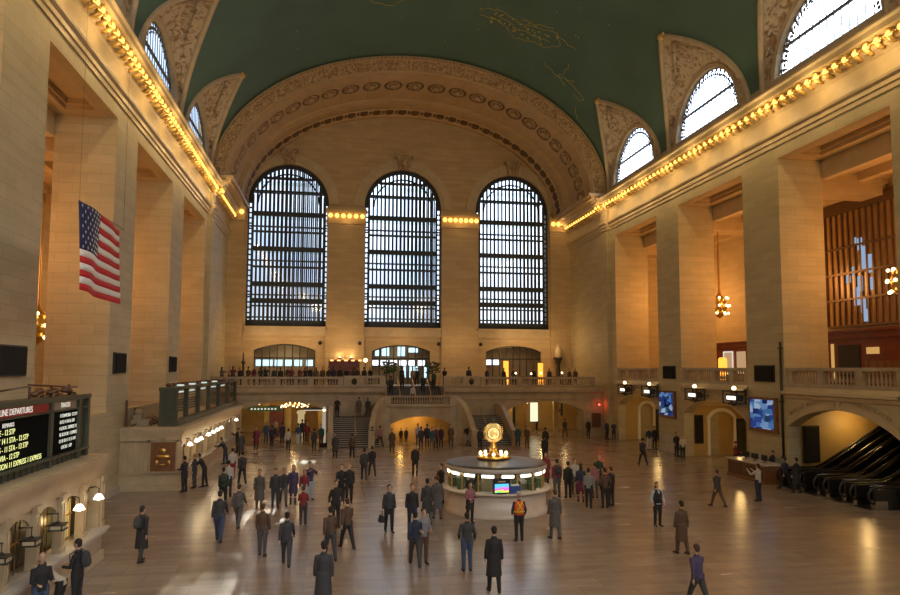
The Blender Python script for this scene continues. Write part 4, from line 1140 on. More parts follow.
q = MB(); q.box(0,1.2,-2.6,2.3,0,2.9); q.box(-.15,1.2,-2.7,2.4,2.8,3.1); q.box(-.25,1.2,-2.8,2.5,3.1,3.2); q.build('shopfront_body', 'red_wood', t)
q = MB(); q.box(-.05,0,-.4,1.0,.6,2.4); q.box(-.05,0,-2.1,-.9,.6,2.4); q.build('shop_window', 'store_glow', t); q = MB(); q.box(-.09,-.05,-.4,-.3,.6,2.4); q.box(-.09,-.05,.9,1.0,.6,2.4); q.box(-.09,-.05,-.4,1,.55,.65); q.box(-.09,-.05,-.4,1,2.35,2.45); q.build('window_frame', 'title_white', t)
t = empty('illuminated_column', (31.5, 51.45, 5.45), 0, 'glowing orange cylinder sign in front of the gallery shop stall', 'lamp'); q = MB(); q.lathe([(0,0),(.3,0),(.34,.1),(.34,1.75),(.25,1.9),(0,1.92)], 14); q.build('lamp_shade', 'amber_panel', t); q = MB(); q.lathe([(0,-.0),(.4,-.0),(.4,.08),(0,.08)], 14); q.build('base', 'bronze', t)
t = empty('bench', (28.0, 53.4, 5.45), 0, 'dark bench behind the far right gallery balustrade', 'bench'); q = MB(); q.box(-.3,.3,-.9,.9,.4,.5); q.box(.22,.3,-.9,.9,.5,1.2); q.build('seat', 'dark_wood', t); q = MB(); [q.box(-.28,-.2,s-.05,s+.05,0,.4) for s in (-.8,.8)]; [q.box(.2,.28,s-.05,s+.05,0,.4) for s in (-.8,.8)]; q.build('legs', 'dark_wood', t)

# posters inside the passages
for x, y, lb in ((26.85, 47.2, 'tall dark poster board inside the nearer right passage'),(XR+3.6, 34.6, 'tall dark poster board on the left wall of the escalator hall')):
    t = empty('poster_board', (x, y, .9), 0, lb, 'poster')
    if y > 40: q = MB(); q.box(-.33,.33,-.05,.05,0,2.1); q.build('board', 'black', t); q = MB(); q.box(-.28,.28,-.08,-.05,.08,2.0); q.build('panel', 'speaker_cloth', t)
    else:
        t.location = (26.95, 35.22, 1.1); q = MB(); q.box(-.5,.5,-.06,.06,0,2.1); q.build('board', 'black', t); q = MB(); q.box(-.44,.44,-.1,-.06,.08,2.0); q.build('panel', 'speaker_cloth', t)

# lettering carved over the escalator arch
c = 31.5; Rr = (3.93**2+1.15**2)/(2*1.15)
def arc_text(s, a0, a1, r):
    par = [o for o in bpy.data.objects if o.name.startswith('wall_right_passage')][2]
    for i, ch in enumerate(s):
        if ch == ' ': continue
        th = a0+(a1-a0)*(i+.5)/len(s)
        y = c+r*math.sin(th); z = 4.3-Rr+r*math.cos(th)
        M = Matrix.Translation((XR-.015, y, z)) @ Matrix.Rotation(-th, 4, 'X') @ Matrix.Rotation(-PI/2, 4, 'Z') @ Matrix.Rotation(PI/2, 4, 'X')
        text('lettering', ch, .3, 'trim_dark', par, M, 'CENTER', .01)
arc_text('METLIFE BUILDING', .50, .12, Rr+.5); arc_text('NORTH ESCALATORS', -.1, -.46, Rr+.5)

# ------------------------------------------------------------------ escalators
def escalator(y, label):
    t = empty('escalator', (XR+.2, y, 0), 0, label, 'escalator', 'escalators under the right arch')
    a = R(28); L_ = 7.2; ca, sa = math.cos(a), math.sin(a)
    prof = [(-1.5,0),(.6,0),(.6+.5,.18),(.6+L_*ca,L_*sa*1.0)]
    for s in (-1, 1):
        yy = s*.56
        q = MB(); lo = [(x, z-.0) for x, z in prof]; hi = [(x, z+.95) for x, z in prof]
        for (p, p2), (h, h2) in zip(zip(lo, lo[1:]), zip(hi, hi[1:])):
            q.hexa([(p[0],yy-.1,p[1]-.0 if p[1]==0 else p[1]-.25),(p2[0],yy-.1,p2[1]-.25 if p2[1] else 0),(p2[0],yy+.1,p2[1]-.25 if p2[1] else 0),(p[0],yy+.1,p[1] if p[1]==0 else p[1]-.25),(h[0],yy-.05,h[1]),(h2[0],yy-.05,h2[1]),(h2[0],yy+.05,h2[1]),(h[0],yy+.05,h[1])])
        q.build('balustrade_panel', 'black_gloss', t)
        q = MB(); pts = [(-1.5,yy,.25),(-1.75,yy,.45),(-1.8,yy,.7),(-1.65,yy,.95),(-1.3,yy,1.02)]+[(x,yy,z+1.02) for x, z in prof[1:]]
        q.tube(pts, .055, 8); q.build('handrail', 'rubber', t)
        q = MB(); q.box(-1.55,-.9,yy-.12,yy+.12,.0,.42); q.tube([(-.8,yy-.09*s,.9),(.6,yy-.09*s,.9),(1.1,yy-.09*s,1.08),(.6+L_*ca,yy-.09*s,.9+L_*sa)], .02, 5); q.build('steel_trim', 'steel', t)
    q = MB(); q.box(-1.7,.3,-.46,.46,.0,.06)
    n = 20
    for i in range(n): x = .3+i*.33; z = max(0,(i-1)*.33*math.tan(a)); q.box(x,x+.34,-.46,.46,max(0,z-.25),z+.08)
    q.build('steps', 'rubber', t)
for y, lb in ((33.8,'escalator farthest from the camera, beside the passage wall'),(32.0,'second escalator from the far side under the right arch'),(30.2,'third escalator, its steel newel catching light'),(28.4,'escalator nearest the camera at the right picture edge')):
    escalator(y, lb)

# ------------------------------------------------------------------ desk at the right wall
t = empty('service_desk', (24.55, 37.0, 0), 0, 'curved brown wooden service desk by the right wall under the larger screen', 'desk')
q = MB(); q.box(-.75,.45,-2.0,1.6,0,1.0); q.box(-.8,.0,-2.05,1.65,0,.12)
q.build('desk_body', 'wood', t); q = MB(); q.box(-.85,.5,-2.1,1.7,1.0,1.06); q.build('desk_top', 'counter_marble', t)
q = MB(); [q.box(-.78,-.75,-1.9+i*.7,-1.3+i*.7,.2,.9) for i in range(5)]; q.build('front_panel', 'dark_wood', t)
for i, (y, z) in enumerate(((36.0,1.06),(36.9,1.06),(37.8,1.06))):
    t = empty('desk_monitor', (24.5, y, z), .2*i, ['dark monitor on the service desk, right end','dark monitor in the middle of the service desk','dark monitor on the service desk, left end'][i], 'monitor', 'monitors on the service desk')
    q = MB(); q.box(-.03,.02,-.25,.25,.1,.42); q.build('display', 'black', t); q = MB(); q.box(-.1,.1,-.12,.12,0,.02); q.box(.0,.03,-.03,.03,0,.2); q.build('stand', 'black', t)

# ------------------------------------------------------------------ information kiosk
KX, KY = 7.42, 30.9
kz = empty('information_kiosk', (KX, KY, 0), 0, 'round marble information kiosk with lit ticket windows in the middle of the hall', 'kiosk')
q = MB(); q.lathe([(2.36,0),(2.36,.16),(2.28,.2),(2.28,.98)], 48); q.build('base', 'counter_marble', kz)
q = MB(); q.lathe([(2.0,.94),(2.4,.96),(2.5,1.0),(2.5,1.07),(1.8,1.08)], 48); q.build('counter', 'counter_marble', kz)
q = MB(); q.lathe([(2.18,1.08),(2.18,1.86)], 48); q.build('window_glass', 'clear_glass', kz)
ml = None
for i in range(16):
    a = 2*PI*i/16+PI/16
    if ml is None: q = MB(); q.box(-.03,.03,-.03,.03,1.08,1.9); ml = q.build('mullion', 'brass', kz); o = ml
    else: o = ml.copy(); COL.objects.link(o); o.parent = kz
    o.location = (2.18*math.cos(a), 2.18*math.sin(a), 0)
q = MB(); q.lathe([(2.05,1.84),(2.25,1.86),(2.3,1.9),(2.3,2.08),(2.22,2.14),(2.05,2.16),(1.4,2.2),(.9,2.26),(.0,2.3)], 48); q.build('roof', 'roof_dark', kz)
q = MB(); q.lathe([(2.305,1.9),(2.325,1.93),(2.325,2.04),(2.305,2.08)], 48); q.build('roof_rim', 'marble_gray', kz)
lt = None
for i in range(16):
    a = 2*PI*i/16
    if lt is None: q = MB(); [q.hexa([(2.2*math.cos(x0),2.2*math.sin(x0),1.72),(2.2*math.cos(x1),2.2*math.sin(x1),1.72),(2.24*math.cos(x1),2.24*math.sin(x1),1.72),(2.24*math.cos(x0),2.24*math.sin(x0),1.72),(2.2*math.cos(x0),2.2*math.sin(x0),1.83),(2.2*math.cos(x1),2.2*math.sin(x1),1.83),(2.24*math.cos(x1),2.24*math.sin(x1),1.83),(2.24*math.cos(x0),2.24*math.sin(x0),1.83)]) for x0, x1 in ((-.12,-.04),(-.04,.04),(.04,.12))]; lt = q.build('strip_light', 'lamp_white', kz); o = lt
    else: o = lt.copy(); COL.objects.link(o); o.parent = kz
    o.rotation_euler = (0,0,a-PI/2)
q = MB(); q.lathe([(.0,0),(.7,0),(.7,1.7),(0,1.7)], 20); q.box(-1.7,-.9,-.3,.5,0,1.0); q.box(.9,1.6,-.6,.3,0,1.2); q.build('inner_core', 'trim', kz)
q = MB(); [q.box(2.0*math.cos(a)-.15,2.0*math.cos(a)+.15,2.0*math.sin(a)-.1,2.0*math.sin(a)+.1,1.0,1.35+.1*(i%3)) for i, a in enumerate([2*PI*j/14 for j in range(14)])]; q.build('leaflet_racks', 'foliage', kz)
def rainbow():
    m, t, out = nt('rainbow_screen'); e = t.nodes.new('ShaderNodeEmission'); e.inputs[1].default_value = 1.5
    tc = t.nodes.new('ShaderNodeTexCoord'); s = t.nodes.new('ShaderNodeSeparateXYZ'); lk(t, tc.outputs['Object'], s.inputs[0])
    n = t.nodes.new('ShaderNodeTexNoise'); n.inputs['Scale'].default_value = 6; lk(t, tc.outputs['Object'], n.inputs['Vector'])
    a = t.nodes.new('ShaderNodeMath'); a.operation = 'MULTIPLY_ADD'; lk(t, s.outputs[2], a.inputs[0]); a.inputs[1].default_value = 3.2; lk(t, n.outputs[0], a.inputs[2])
    a2 = t.nodes.new('ShaderNodeMath'); a2.operation = 'SUBTRACT'; lk(t, a.outputs[0], a2.inputs[0]); a2.inputs[1].default_value = .45
    r = t.nodes.new('ShaderNodeValToRGB'); c_ = r.color_ramp; c_.elements[0].color = (.05,.6,.5,1); c_.elements[1].color = (.1,.5,1,1)
    for p, c in ((.25,(.3,.9,.1,1)),(.42,(.9,.8,.1,1)),(.5,(.95,.1,.3,1)),(.62,(.9,.1,.8,1)),(.8,(.3,.3,1,1))): x = c_.elements.new(p); x.color = c
    lk(t, a2.outputs[0], r.inputs[0]); lk(t, r.outputs[0], e.inputs[0]); lk(t, e.outputs[0], out.inputs[0])
rainbow()
t = empty('kiosk_monitor', (KX-.3, KY-2.24, 1.1), .05, 'black framed monitor showing a rainbow picture at the kiosk window', 'monitor')
q = MB(); q.box(-.38,.38,-.06,.06,.0,.62); q.box(-.2,.2,-.1,.1,-.02,.02); q.build('frame', 'black', t)
q = MB(); q.box(-.31,.31,-.075,-.06,.04,.4); q.build('display', 'rainbow_screen', t)
q = MB(); q.box(-.16,.16,-.072,-.06,.47,.52); q.build('label_strip', 'trim', t)
t = empty('brochure_holder', (KX+.28, KY-2.26, 1.08), .1, 'small blue brochure holder right of the kiosk monitor', 'brochure holder'); q = MB(); q.box(-.22,.22,-.08,.08,0,.32); q.build('holder', 'blue_file', t); q = MB(); q.box(-.18,.18,-.05,.05,.3,.38); q.build('leaflets', 'paper', t)

# brass clock on the kiosk
ck = empty('four_faced_clock', (KX-.12, KY, 2.28), 0, 'gold ball clock with glowing faces on top of the kiosk', 'clock')
q = MB(); q.lathe([(.0,0),(.75,0),(.8,.06),(.74,.12),(.35,.16),(.2,.25),(.16,.42),(.24,.5),(.14,.58),(.12,.72),(.22,.78),(.1,.84)], 24); q.build('pedestal', 'brass', ck)
q = MB(); q.ball((0,0,1.17), .45, 24, 14); q.build('clock_body', 'clock_glass', ck)
f0 = None
for i in range(4):
    if f0 is None:
        q = MB(); q.lathe([(0,0),(.27,0)], 28); f0 = q.build('clock_face', 'clock_face', ck)
        h = MB(); h.lathe([(.26,-.06),(.3,-.06),(.3,.02),(.26,.02),(.26,-.06)], 28); h.build('bezel', 'brass', f0)
        h = MB()
        for k in range(12): a = k*PI/6; h.box(-.012+.24*math.cos(a), .012+.24*math.cos(a), -.012+.24*math.sin(a), .012+.24*math.sin(a), .004, .01)
        h.add([(-.014,-.02,.008),(.014,-.02,.008),(.006,.15,.008),(-.006,.15,.008)], [(0,1,2,3)]); h.add([(-.02,-.01,.008),(-.01,.012,.008),(.2,-.06,.008),(.2,-.07,.008)], [(0,1,2,3)])
        h.build('clock_hands', 'black', f0); o = f0
    else: o = copy_tree(f0, ck)
    a = i*PI/2-PI/2-.2
    o.matrix_local = Matrix.Translation((.405*math.cos(a), .405*math.sin(a), 1.17)) @ Matrix.Rotation(a+PI/2, 4, 'Z') @ Matrix.Rotation(PI/2, 4, 'X')
q = MB(); q.lathe([(.12,1.57),(.16,1.62),(.07,1.68),(.1,1.76),(.05,1.84),(.0,1.9)], 12); q.build('finial', 'bronze_green', ck)
bb = None
for i in range(10):
    a = 2*PI*i/10+.1
    if bb is None: q = MB(); q.ball((0,0,0), .075, 10, 6); bb = q.build('bulb', 'bulb_warm', ck); o = bb
    else: o = bb.copy(); COL.objects.link(o); o.parent = ck
    o.location = (.62*math.cos(a), .62*math.sin(a), .24)

# ------------------------------------------------------------------ balcony furnishings
t = empty('display_shelf', (1.0, 69.4, 4.72), 0, 'display shelf with small orange spotlights against the left pilaster of the balcony', 'shelf')
q = MB(); q.box(-1.55,1.55,0,.5,2.4,2.5); q.box(-1.55,-1.45,0,.5,0,2.5); q.box(1.45,1.55,0,.5,0,2.5); q.box(-1.5,1.5,.1,.5,1.0,1.08); q.box(-1.5,1.5,.4,.5,0,2.4); q.build('shelf_body', 'red_wood', t)
q = MB(); [q.box(-1.4+i*.7,-1.05+i*.7,-.06,.02,2.38,2.52) for i in range(5)]; q.build('spotlight', 'shelf_light', t) if 'shelf_light' in MATS else (emis('shelf_light', (1,.35,.12), 3), q.build('spotlight', 'shelf_light', t))
for x, lb in ((.6,'left of two tall uplights washing the pilaster above the shelf'),(1.75,'right of two tall uplights washing the pilaster above the shelf')):
    t = empty('uplight', (x, 71.35, 7.25), 0, lb, 'lamp', 'uplights on the pilaster'); q = MB(); q.lathe([(.05,0),(.16,.08),(.2,.22)], 10); q.build('lamp_shade', 'bronze', t); q = MB(); q.ball((0,0,.2), .12, 8, 5); q.build('bulb', 'bulb_warm', t)
for x, y, z, lb in ((3.15,69.8,7.2,'round white globe lamp on a post left of the middle doors'),(17.9,66.0,5.95,'small globe table lamp left on the right balcony'),(20.5,66.0,5.95,'small globe table lamp in the middle of the right balcony'),(22.2,64.5,6.0,'small globe table lamp right on the right balcony near the corner'),(19.2,65.0,5.9,'small globe table lamp between two others on the right balcony')):
    t = empty('globe_lamp', (x, y, 4.72), 0, lb, 'lamp', 'globe lamps on the balcony'); q = MB(); q.tube([(0,0,0),(0,0,z-4.72-.1)], .04, 8); q.lathe([(.2,0),(.18,.05),(.05,.1)], 12); q.build('pole', 'bronze', t)
    q = MB(); q.ball((0,0,z-4.72), .2 if z > 7 else .1, 12, 8); q.build('globe', 'bulb_warm', t)
for x, h, lb in ((18.25,2.5,'glowing amber column in front of the right shopfront, the taller'),(22.1,2.3,'glowing amber column at the right edge of the right shopfront')):
    t = empty('illuminated_column', (x, 71.3, 4.72), 0, lb, 'lamp'); q = MB(); q.lathe([(0,0),(.28,0),(.28,h),(0,h)], 12); q.build('lamp_shade', 'amber_panel', t); q = MB(); q.lathe([(.0,h),(.32,h),(.32,h+.08),(0,h+.08)], 12); q.build('cap', 'bronze', t)
def screen(x0, x1, z0, z1, m, lb, y=D+1.0, grp=None):
    t = empty('display_screen', ((x0+x1)/2, y, z0), 0, lb, 'screen', grp); w = (x1-x0)/2
    q = MB(); q.box(-w,w,-.02,.0,0,z1-z0); q.build('display', m, t); q = MB(); q.box(-w-.05,w+.05,0,.08,-.05,z1-z0+.05); q.build('frame', 'black', t)
lbl = ['far left','second','third','fourth','fifth','right end']
for i, (a, e) in enumerate(((-8.0,-7.5),(-7.3,-6.3),(-6.1,-5.3),(-5.1,-4.3),(-4.1,-3.3),(-2.9,-2.2))): screen(a, e, 6.6, 7.25, 'screen_cool', 'cool white screen behind the left shopfront bars, %s of the row' % lbl[i], grp='screens behind the left shopfront')
for i, a in enumerate((3.9,4.9,5.9,6.9,7.9,8.9)): screen(a, a+.75, 6.7, 7.25, 'screen_white', 'white lit panel behind the middle doors, %s of the row' % lbl[i], grp='panels behind the middle doors')
for i, (a, e, z0, z1) in enumerate(((4.3,4.8,7.7,8.4),(5.0,5.8,7.7,8.6),(6.7,7.5,7.7,8.7),(7.8,8.9,8.1,8.6))): screen(a, e, z0, z1, 'screen_cool', 'pale blue light seen in the arch over the middle doors, %s' % ['far left','left','centre','right'][i], grp='lights in the middle arch')
for i, (a, e) in enumerate(((7.35,7.6),(8.0,8.25),(8.4,8.9),(9.6,9.85))): screen(a, e, 5.4, 6.6, 'screen_cool', 'narrow bright blue doorway light under the middle arch, %s' % ['far left','left','right','far right'][i], grp='door lights under the middle arch')
screen(16.3, 17.0, 6.8, 7.4, 'screen_white', 'left of two white screens in the right shopfront', grp='white screens in the right shopfront'); screen(17.15, 17.85, 6.8, 7.4, 'screen_white', 'right of two white screens in the right shopfront', grp='white screens in the right shopfront')

# tall white illuminated post at the foot of the left stair
t = empty('illuminated_post', (-.74, 57.2, 0), 0, 'tall white illuminated post beside the left stair balustrade', 'sign post')
q = MB(); q.tube([(0,0,.3),(0,0,3.1)], .15, 14); q.ball((0,0,3.1), .15, 14, 8); q.build('lamp_tube', 'post_glow', t) if 'post_glow' in MATS else (emis('post_glow', (1,.9,.72), .35), q.build('lamp_tube', 'post_glow', t))
q = MB(); q.lathe([(0,0),(.32,0),(.3,.3),(.0,.3)], 14); q.build('base', 'bronze', t); q = MB(); q.ball((0,-.06,2.95), .13, 8, 6); q.build('bulb', 'bulb_warm', t)
# black speakers flanking windows (round dark spots)
for x, lb in ((-.55-.9,'right of the left shopfront'),(2.6,'at the right edge of the left pilaster'),(11.0,'right of the middle doors'),(15.6,'left of the right shopfront')):
    t = empty('wall_speaker', (x, D-.05, 9.0), 0, 'small round dark wall speaker %s' % lb, 'speaker', 'small wall speakers'); q = MB(); q.ball((0,-.3 if 0<x<3 else -.05,0), (.2,.12,.2), 10, 6); q.build('cone', 'black', t)

# undercroft things, left arch: green market sign, dark kiosk, cluster of lights
t = empty('market_sign', (-6.0, 64.4, 2.45), 0, 'green lit market sign band under the left balcony arch', 'sign'); emis('green_lit', (.12,.2,.06), .25)
q = MB(); q.box(-1.6,1.2,0,.15,0,.4); q.build('sign_board', 'green_lit', t); q = MB(); [q.box(-1.4+i*.3,-1.25+i*.3,-.03,0,.14,.28) for i in range(8)]; q.build('lit_letters', 'title_white', t)
t = empty('market_sign', (-1.6, 64.2, 2.55), 0, 'dark green sign band with pale underside on the right of the left balcony arch', 'sign'); q = MB(); q.box(-1.1,1.0,0,.15,0,.25); q.build('sign_board', 'bronze_green', t); q = MB(); q.box(-1.1,1.0,-.02,.12,-.05,0); q.build('lit_edge', 'title_white', t)
t = empty('newsstand', (-5.25, 66.0, 0), 0, 'dark newsstand in the passage behind the left balcony arch', 'kiosk'); q = MB(); q.box(-.6,.6,0,1.2,0,2.8); q.box(-.7,.7,-.1,1.3,2.7,2.85); q.build('stand_body', 'dark_wood', t); q = MB(); [q.box(-.5,.5,-.05,0,.4+i*.5,.8+i*.5) for i in range(4)]; q.build('magazine_rack', 'red_wood', t)
t = empty('market_chandelier', (-3.55, 65.0, 2.9), 0, 'hanging cluster of small glowing lights under the left balcony arch', 'chandelier'); q = MB(); q.tube([(0,0,.9),(0,0,.3)], .03, 6); q.lathe([(.05,.3),(.35,.2),(.4,.1),(.1,.0)], 12); q.build('body', 'brass', t)
b0 = None
for i in range(26):
    a = i*2.4; r = .25+.09*math.sqrt(i)*1.2; z = .45*math.cos(r*2.2)-.05
    if b0 is None: q = MB(); q.ball((0,0,0), .065, 6, 4); b0 = q.build('bulb', 'bulb_warm', t); o = b0
    else: o = b0.copy(); COL.objects.link(o); o.parent = t
    o.location = (r*math.cos(a)*1.6, r*math.sin(a)*.6, z)
t = empty('lit_pillar', (-3.0, 66.2, 0), 0, 'bright cream lit pillar in the passage behind the left arch', 'lamp'); q = MB(); q.lathe([(.25,0),(.3,.3),(.3,2.0),(.45,2.2),(.3,2.4)], 12); q.build('lamp_body', 'store_pillar', t) if 'store_pillar' in MATS else (emis('store_pillar', (1,.72,.35), .5), q.build('lamp_body', 'store_pillar', t))
for x, y, lb in ((-6.6,63.6,'left in the left arch'),(-2.2,63.6,'right of centre in the left arch'),(-1.3,63.8,'far right in the left arch'),(16.4,64.5,'left in the right arch'),(18.3,63.4,'beside the lit poster in the right arch')):
    t = empty('ceiling_lamp', (x, y, 3.2), 0, 'small bright ceiling lamp %s' % lb, 'lamp', 'small lamps under the balcony arches'); q = MB(); q.ball((0,0,0), .12, 8, 6); q.build('bulb', 'bulb_warm', t); q = MB(); q.tube([(0,0,.1),(0,0,.56)], .03, 5); q.build('stem', 'brass', t)
t = empty('lit_poster', (19.75, 66.5, 1.1), R(18), 'bright lit advertising poster inside the right balcony arch', 'poster'); q = MB(); q.box(-.65,.65,-.02,0,0,1.9); q.build('display', 'poster_lit', t); q = MB(); q.box(-.75,.75,0,.1,-.1,2.0); q.build('frame', 'bronze', t)
t = empty('dark_booth', (17.4, 67.0, 0), 0, 'dark glazed booth in the passage behind the right arch', 'kiosk'); q = MB(); q.box(-.7,.7,0,1.4,0,2.8); q.build('booth_body', 'black', t); q = MB(); q.box(-.8,.8,-.1,1.5,2.8,2.95); [q.box(-.6+i*.5,-.55+i*.5,-.04,0,.2,2.7) for i in range(3)]; q.build('frame', 'bronze', t)
t = empty('hanging_sign', (21.6, 63.0, 1.9), 0, 'narrow dark hanging sign before the golden right passage wall', 'sign'); q = MB(); q.box(-.1,.1,-.05,.05,0,1.35); q.build('board', 'black', t); q = MB(); q.box(-.3,-.1,-.03,.03,.4,.6); q.build('bracket', 'bronze', t)
# planters at the head of the stair
for x, lb in ((5.3,'left'),(9.5,'right')):
    t = empty('potted_tree', (x, 66.0, 4.72), 0, 'dark green potted tree at the %s of the stair head before the doors' % lb, 'plant'); q = MB(); q.lathe([(.25,0),(.35,.5),(.3,.5)], 12); q.build('pot', 'bronze', t)
    q = MB()
    for i in range(60): a = random.random()*6.28; r = .75*math.sqrt(random.random()); q.ball((r*math.cos(a), r*math.sin(a), 1.2+random.random()*1.1), (.16,.16,.09), 5, 3)
    q.build('foliage', 'foliage', t); q = MB(); q.tube([(0,0,.4),(0,0,1.5)], .05, 6); q.build('stem', 'dark_wood', t)
for i, x in enumerate((-8.5,-5.7,-2.9,-.5,16.2,19.6,22.6)):
    t = empty('display_table', (x, 67.5, 4.72), 0, 'long wooden display table on the balcony, %s' % ['far left end','left of the left shopfront middle','right of the left shopfront middle','next to the shelf','left on the right balcony','middle of the right balcony','right on the right balcony'][i], 'table', 'display tables on the balcony')
    q = MB(); q.box(-1.0,1.0,-.45,.45,.82,.9); q.build('tabletop', 'wood', t)
    for sx in (-1,1):
        for sy in (-1,1): q = MB(); q.box(sx*.9-.05,sx*.9+.05,sy*.38-.05,sy*.38+.05,0,.82); q.build('leg', 'wood', t)
# ------------------------------------------------------------------ people
def V3(*a): return Vector(a)
def pose(**k):
    p = dict(lean=0., lk=0., rk=0., la=(0,0), ra=(0,0), le=.15, re=.15, turn=0, head=0, crouch=0)
    p.update(k); return p
# joints: figure faces -Y, stands on z=0, height about 1.75
class PB(MB):
    # torso rings are given as (depth, width)
    def tube(s, pts, rad, seg=8, cap=True, smooth=True, mi=0, raw=False):
        if isinstance(rad, (list, tuple)) and not raw: rad = [(r[1], r[0]) if isinstance(r, (tuple, list)) else r for r in rad]
        return MB.tube(s, pts, rad, seg, cap, smooth, mi)
def joints(p):
    J = {}
    lean = p['lean']; cr = p['crouch']
    hip = V3(0, 0, .93-cr)
    up = V3(0, -math.sin(lean), math.cos(lean))
    J['pelvis'] = hip; J['waist'] = hip+up*.17; J['chest'] = hip+up*.38; J['neck'] = hip+up*.55
    hd = V3(0, -math.sin(lean*.6+p['head']), math.cos(lean*.6+p['head']))
    J['headbase'] = J['neck']+hd*.07; J['head'] = J['neck']+hd*.185
    for s, n, sw in ((1,'l',p['lk']),(-1,'r',p['rk'])):
        h = hip+V3(s*.095, 0, -.02)
        # sw: leg swing; positive forward
        th, sh = .44, .43
        kb = abs(sw)*.5 if sw < 0 else .08+cr*1.0
        a = sw+ (cr*1.6)
        knee = h+V3(s*.01, -math.sin(a)*th, -math.cos(a)*th)
        b = a-kb-(cr*1.9)
        ank = knee+V3(s*.005, -math.sin(b)*sh, -math.cos(b)*sh)
        J[n+'hip'] = h; J[n+'knee'] = knee; J[n+'ankle'] = ank
        J[n+'toe'] = ank+V3(s*.03, -.19, -.045)
        sd = J['neck']+V3(s*.172, 0, -.085)
        f, o = p[n+'a']; e = p[n+'e']
        ua = V3(s*math.sin(o+.10), -math.sin(f+lean*.3), -math.cos(f+lean*.3)*math.cos(o)).normalized()
        el = sd+ua*.29
        f2 = f+lean*.3+e
        inw = -.25 if e > .9 else .02
        fa = V3(s*(math.sin(o*.5)+inw), -math.sin(f2), -math.cos(f2)).normalized()
        wr = el+fa*.255
        J[n+'sh'] = sd; J[n+'el'] = el; J[n+'wr'] = wr; J[n+'fa'] = fa
    lo = min(J['lankle'].z, J['rankle'].z)-.08
    for k in J:
        if k[1:] != 'fa': J[k] = J[k]-V3(0,0,lo)
    return J
def ev_mesh(mb, name, voxel, smooth=6, dec=None):
    me = bpy.data.meshes.new(name+'_src'); me.from_pydata(mb.v, [], mb.f)
    bm = bmesh.new(); bm.from_mesh(me); bmesh.ops.recalc_face_normals(bm, faces=bm.faces[:]); bm.to_mesh(me); bm.free()
    o = bpy.data.objects.new(name+'_src', me); COL.objects.link(o)
    r = o.modifiers.new('r', 'REMESH'); r.mode = 'VOXEL'; r.voxel_size = voxel; r.use_smooth_shade = True
    if smooth: s = o.modifiers.new('s', 'SMOOTH'); s.factor = .5; s.iterations = smooth
    if dec: d = o.modifiers.new('d', 'DECIMATE'); d.ratio = dec
    dg = bpy.context.evaluated_depsgraph_get(); out = bpy.data.meshes.new_from_object(o.evaluated_get(dg))
    out.name = name; bpy.data.objects.remove(o); bpy.data.meshes.remove(me)
    for poly in out.polygons: poly.use_smooth = True
    return out
def body(J, sc=1.0):
    m = PB(); f = 0
    m.tube([J['pelvis']+V3(0,0,-.08), J['pelvis'], J['waist'], J['chest'], J['neck']-V3(0,0,.07), J['neck']-V3(0,0,.02), J['neck']+V3(0,0,.02)], [(.10,.13),(.112,.15),(.098,.13),(.11,.155),(.08,.115),(.055,.07),(.05,.05)], 14)
    m.tube([J['neck']-V3(0,0,.02), J['headbase'], J['head']], [.06,.052,.05], 10)
    for n, s in (('l',1),('r',-1)):
        m.tube([J[n+'hip']+V3(0,0,.06), J[n+'hip']-V3(0,0,.06), J[n+'knee'], (J[n+'knee']*.6+J[n+'ankle']*.4), J[n+'ankle']], [.085,.09,.056,.055,.036], 10)
        a = J[n+'ankle']; m.tube([a+V3(0,.05,-.035), a+V3(0,-.02,-.03), J[n+'toe']], [.035,.04,.03], 8)
        m.tube([J['neck']+V3(s*.04,0,-.09), J[n+'sh'], J[n+'el'], J[n+'el']*.65+J[n+'wr']*.35, J[n+'wr']], [.05,.05,.040,.037,.026], 10)
    h = J['head']
    m.ball((h.x, h.y, h.z+.02), (.078,.095,.108), 16, 12); m.ball((h.x, h.y-.03, h.z-.06), (.055,.06,.06), 12, 8)
    m.tube([(h.x, h.y-.088, h.z+.02), (h.x, h.y-.115, h.z-.02), (h.x, h.y-.09, h.z-.03)], [.011,.017,.012], 6)
    for s in (-1,1): m.ball((h.x+s*.082, h.y+.005, h.z-.005), (.012,.02,.032), 8, 6)
    m.ball((h.x, h.y-.083, h.z-.055), (.028,.015,.009), 8, 5)
    base = m
    # hands: palm, four unequal curled fingers, thumb from the side of the palm
    hm = MB()
    for n, s in (('l',1),('r',-1)):
        w, d = J[n+'wr'], J[n+'fa']
        side = V3(0,-1,0) if abs(d.y) < .7 else V3(-s,0,0)
        side = (side-d*side.dot(d)).normalized(); pn = d.cross(side).normalized()*(-s if abs(d.y) < .7 else 1)
        hm.tube([w-d*.02, w+d*.03, w+d*.085], [(.022,.024),(.020,.038),(.015,.040)], 10)
        for i, L_ in enumerate((.068,.078,.072,.056)):
            r0 = w+d*.075+side*(.03-.02*i); hm.tube([r0, r0+d*L_*.5-pn*.006, r0+d*L_*.85-pn*.025], [.0105,.0095,.008], 6)
        t0 = w+d*.025+side*.025; hm.tube([t0, t0+side*.03+d*.025, t0+side*.035+d*.06-pn*.01], [.014,.012,.009], 6)
    return base, hm
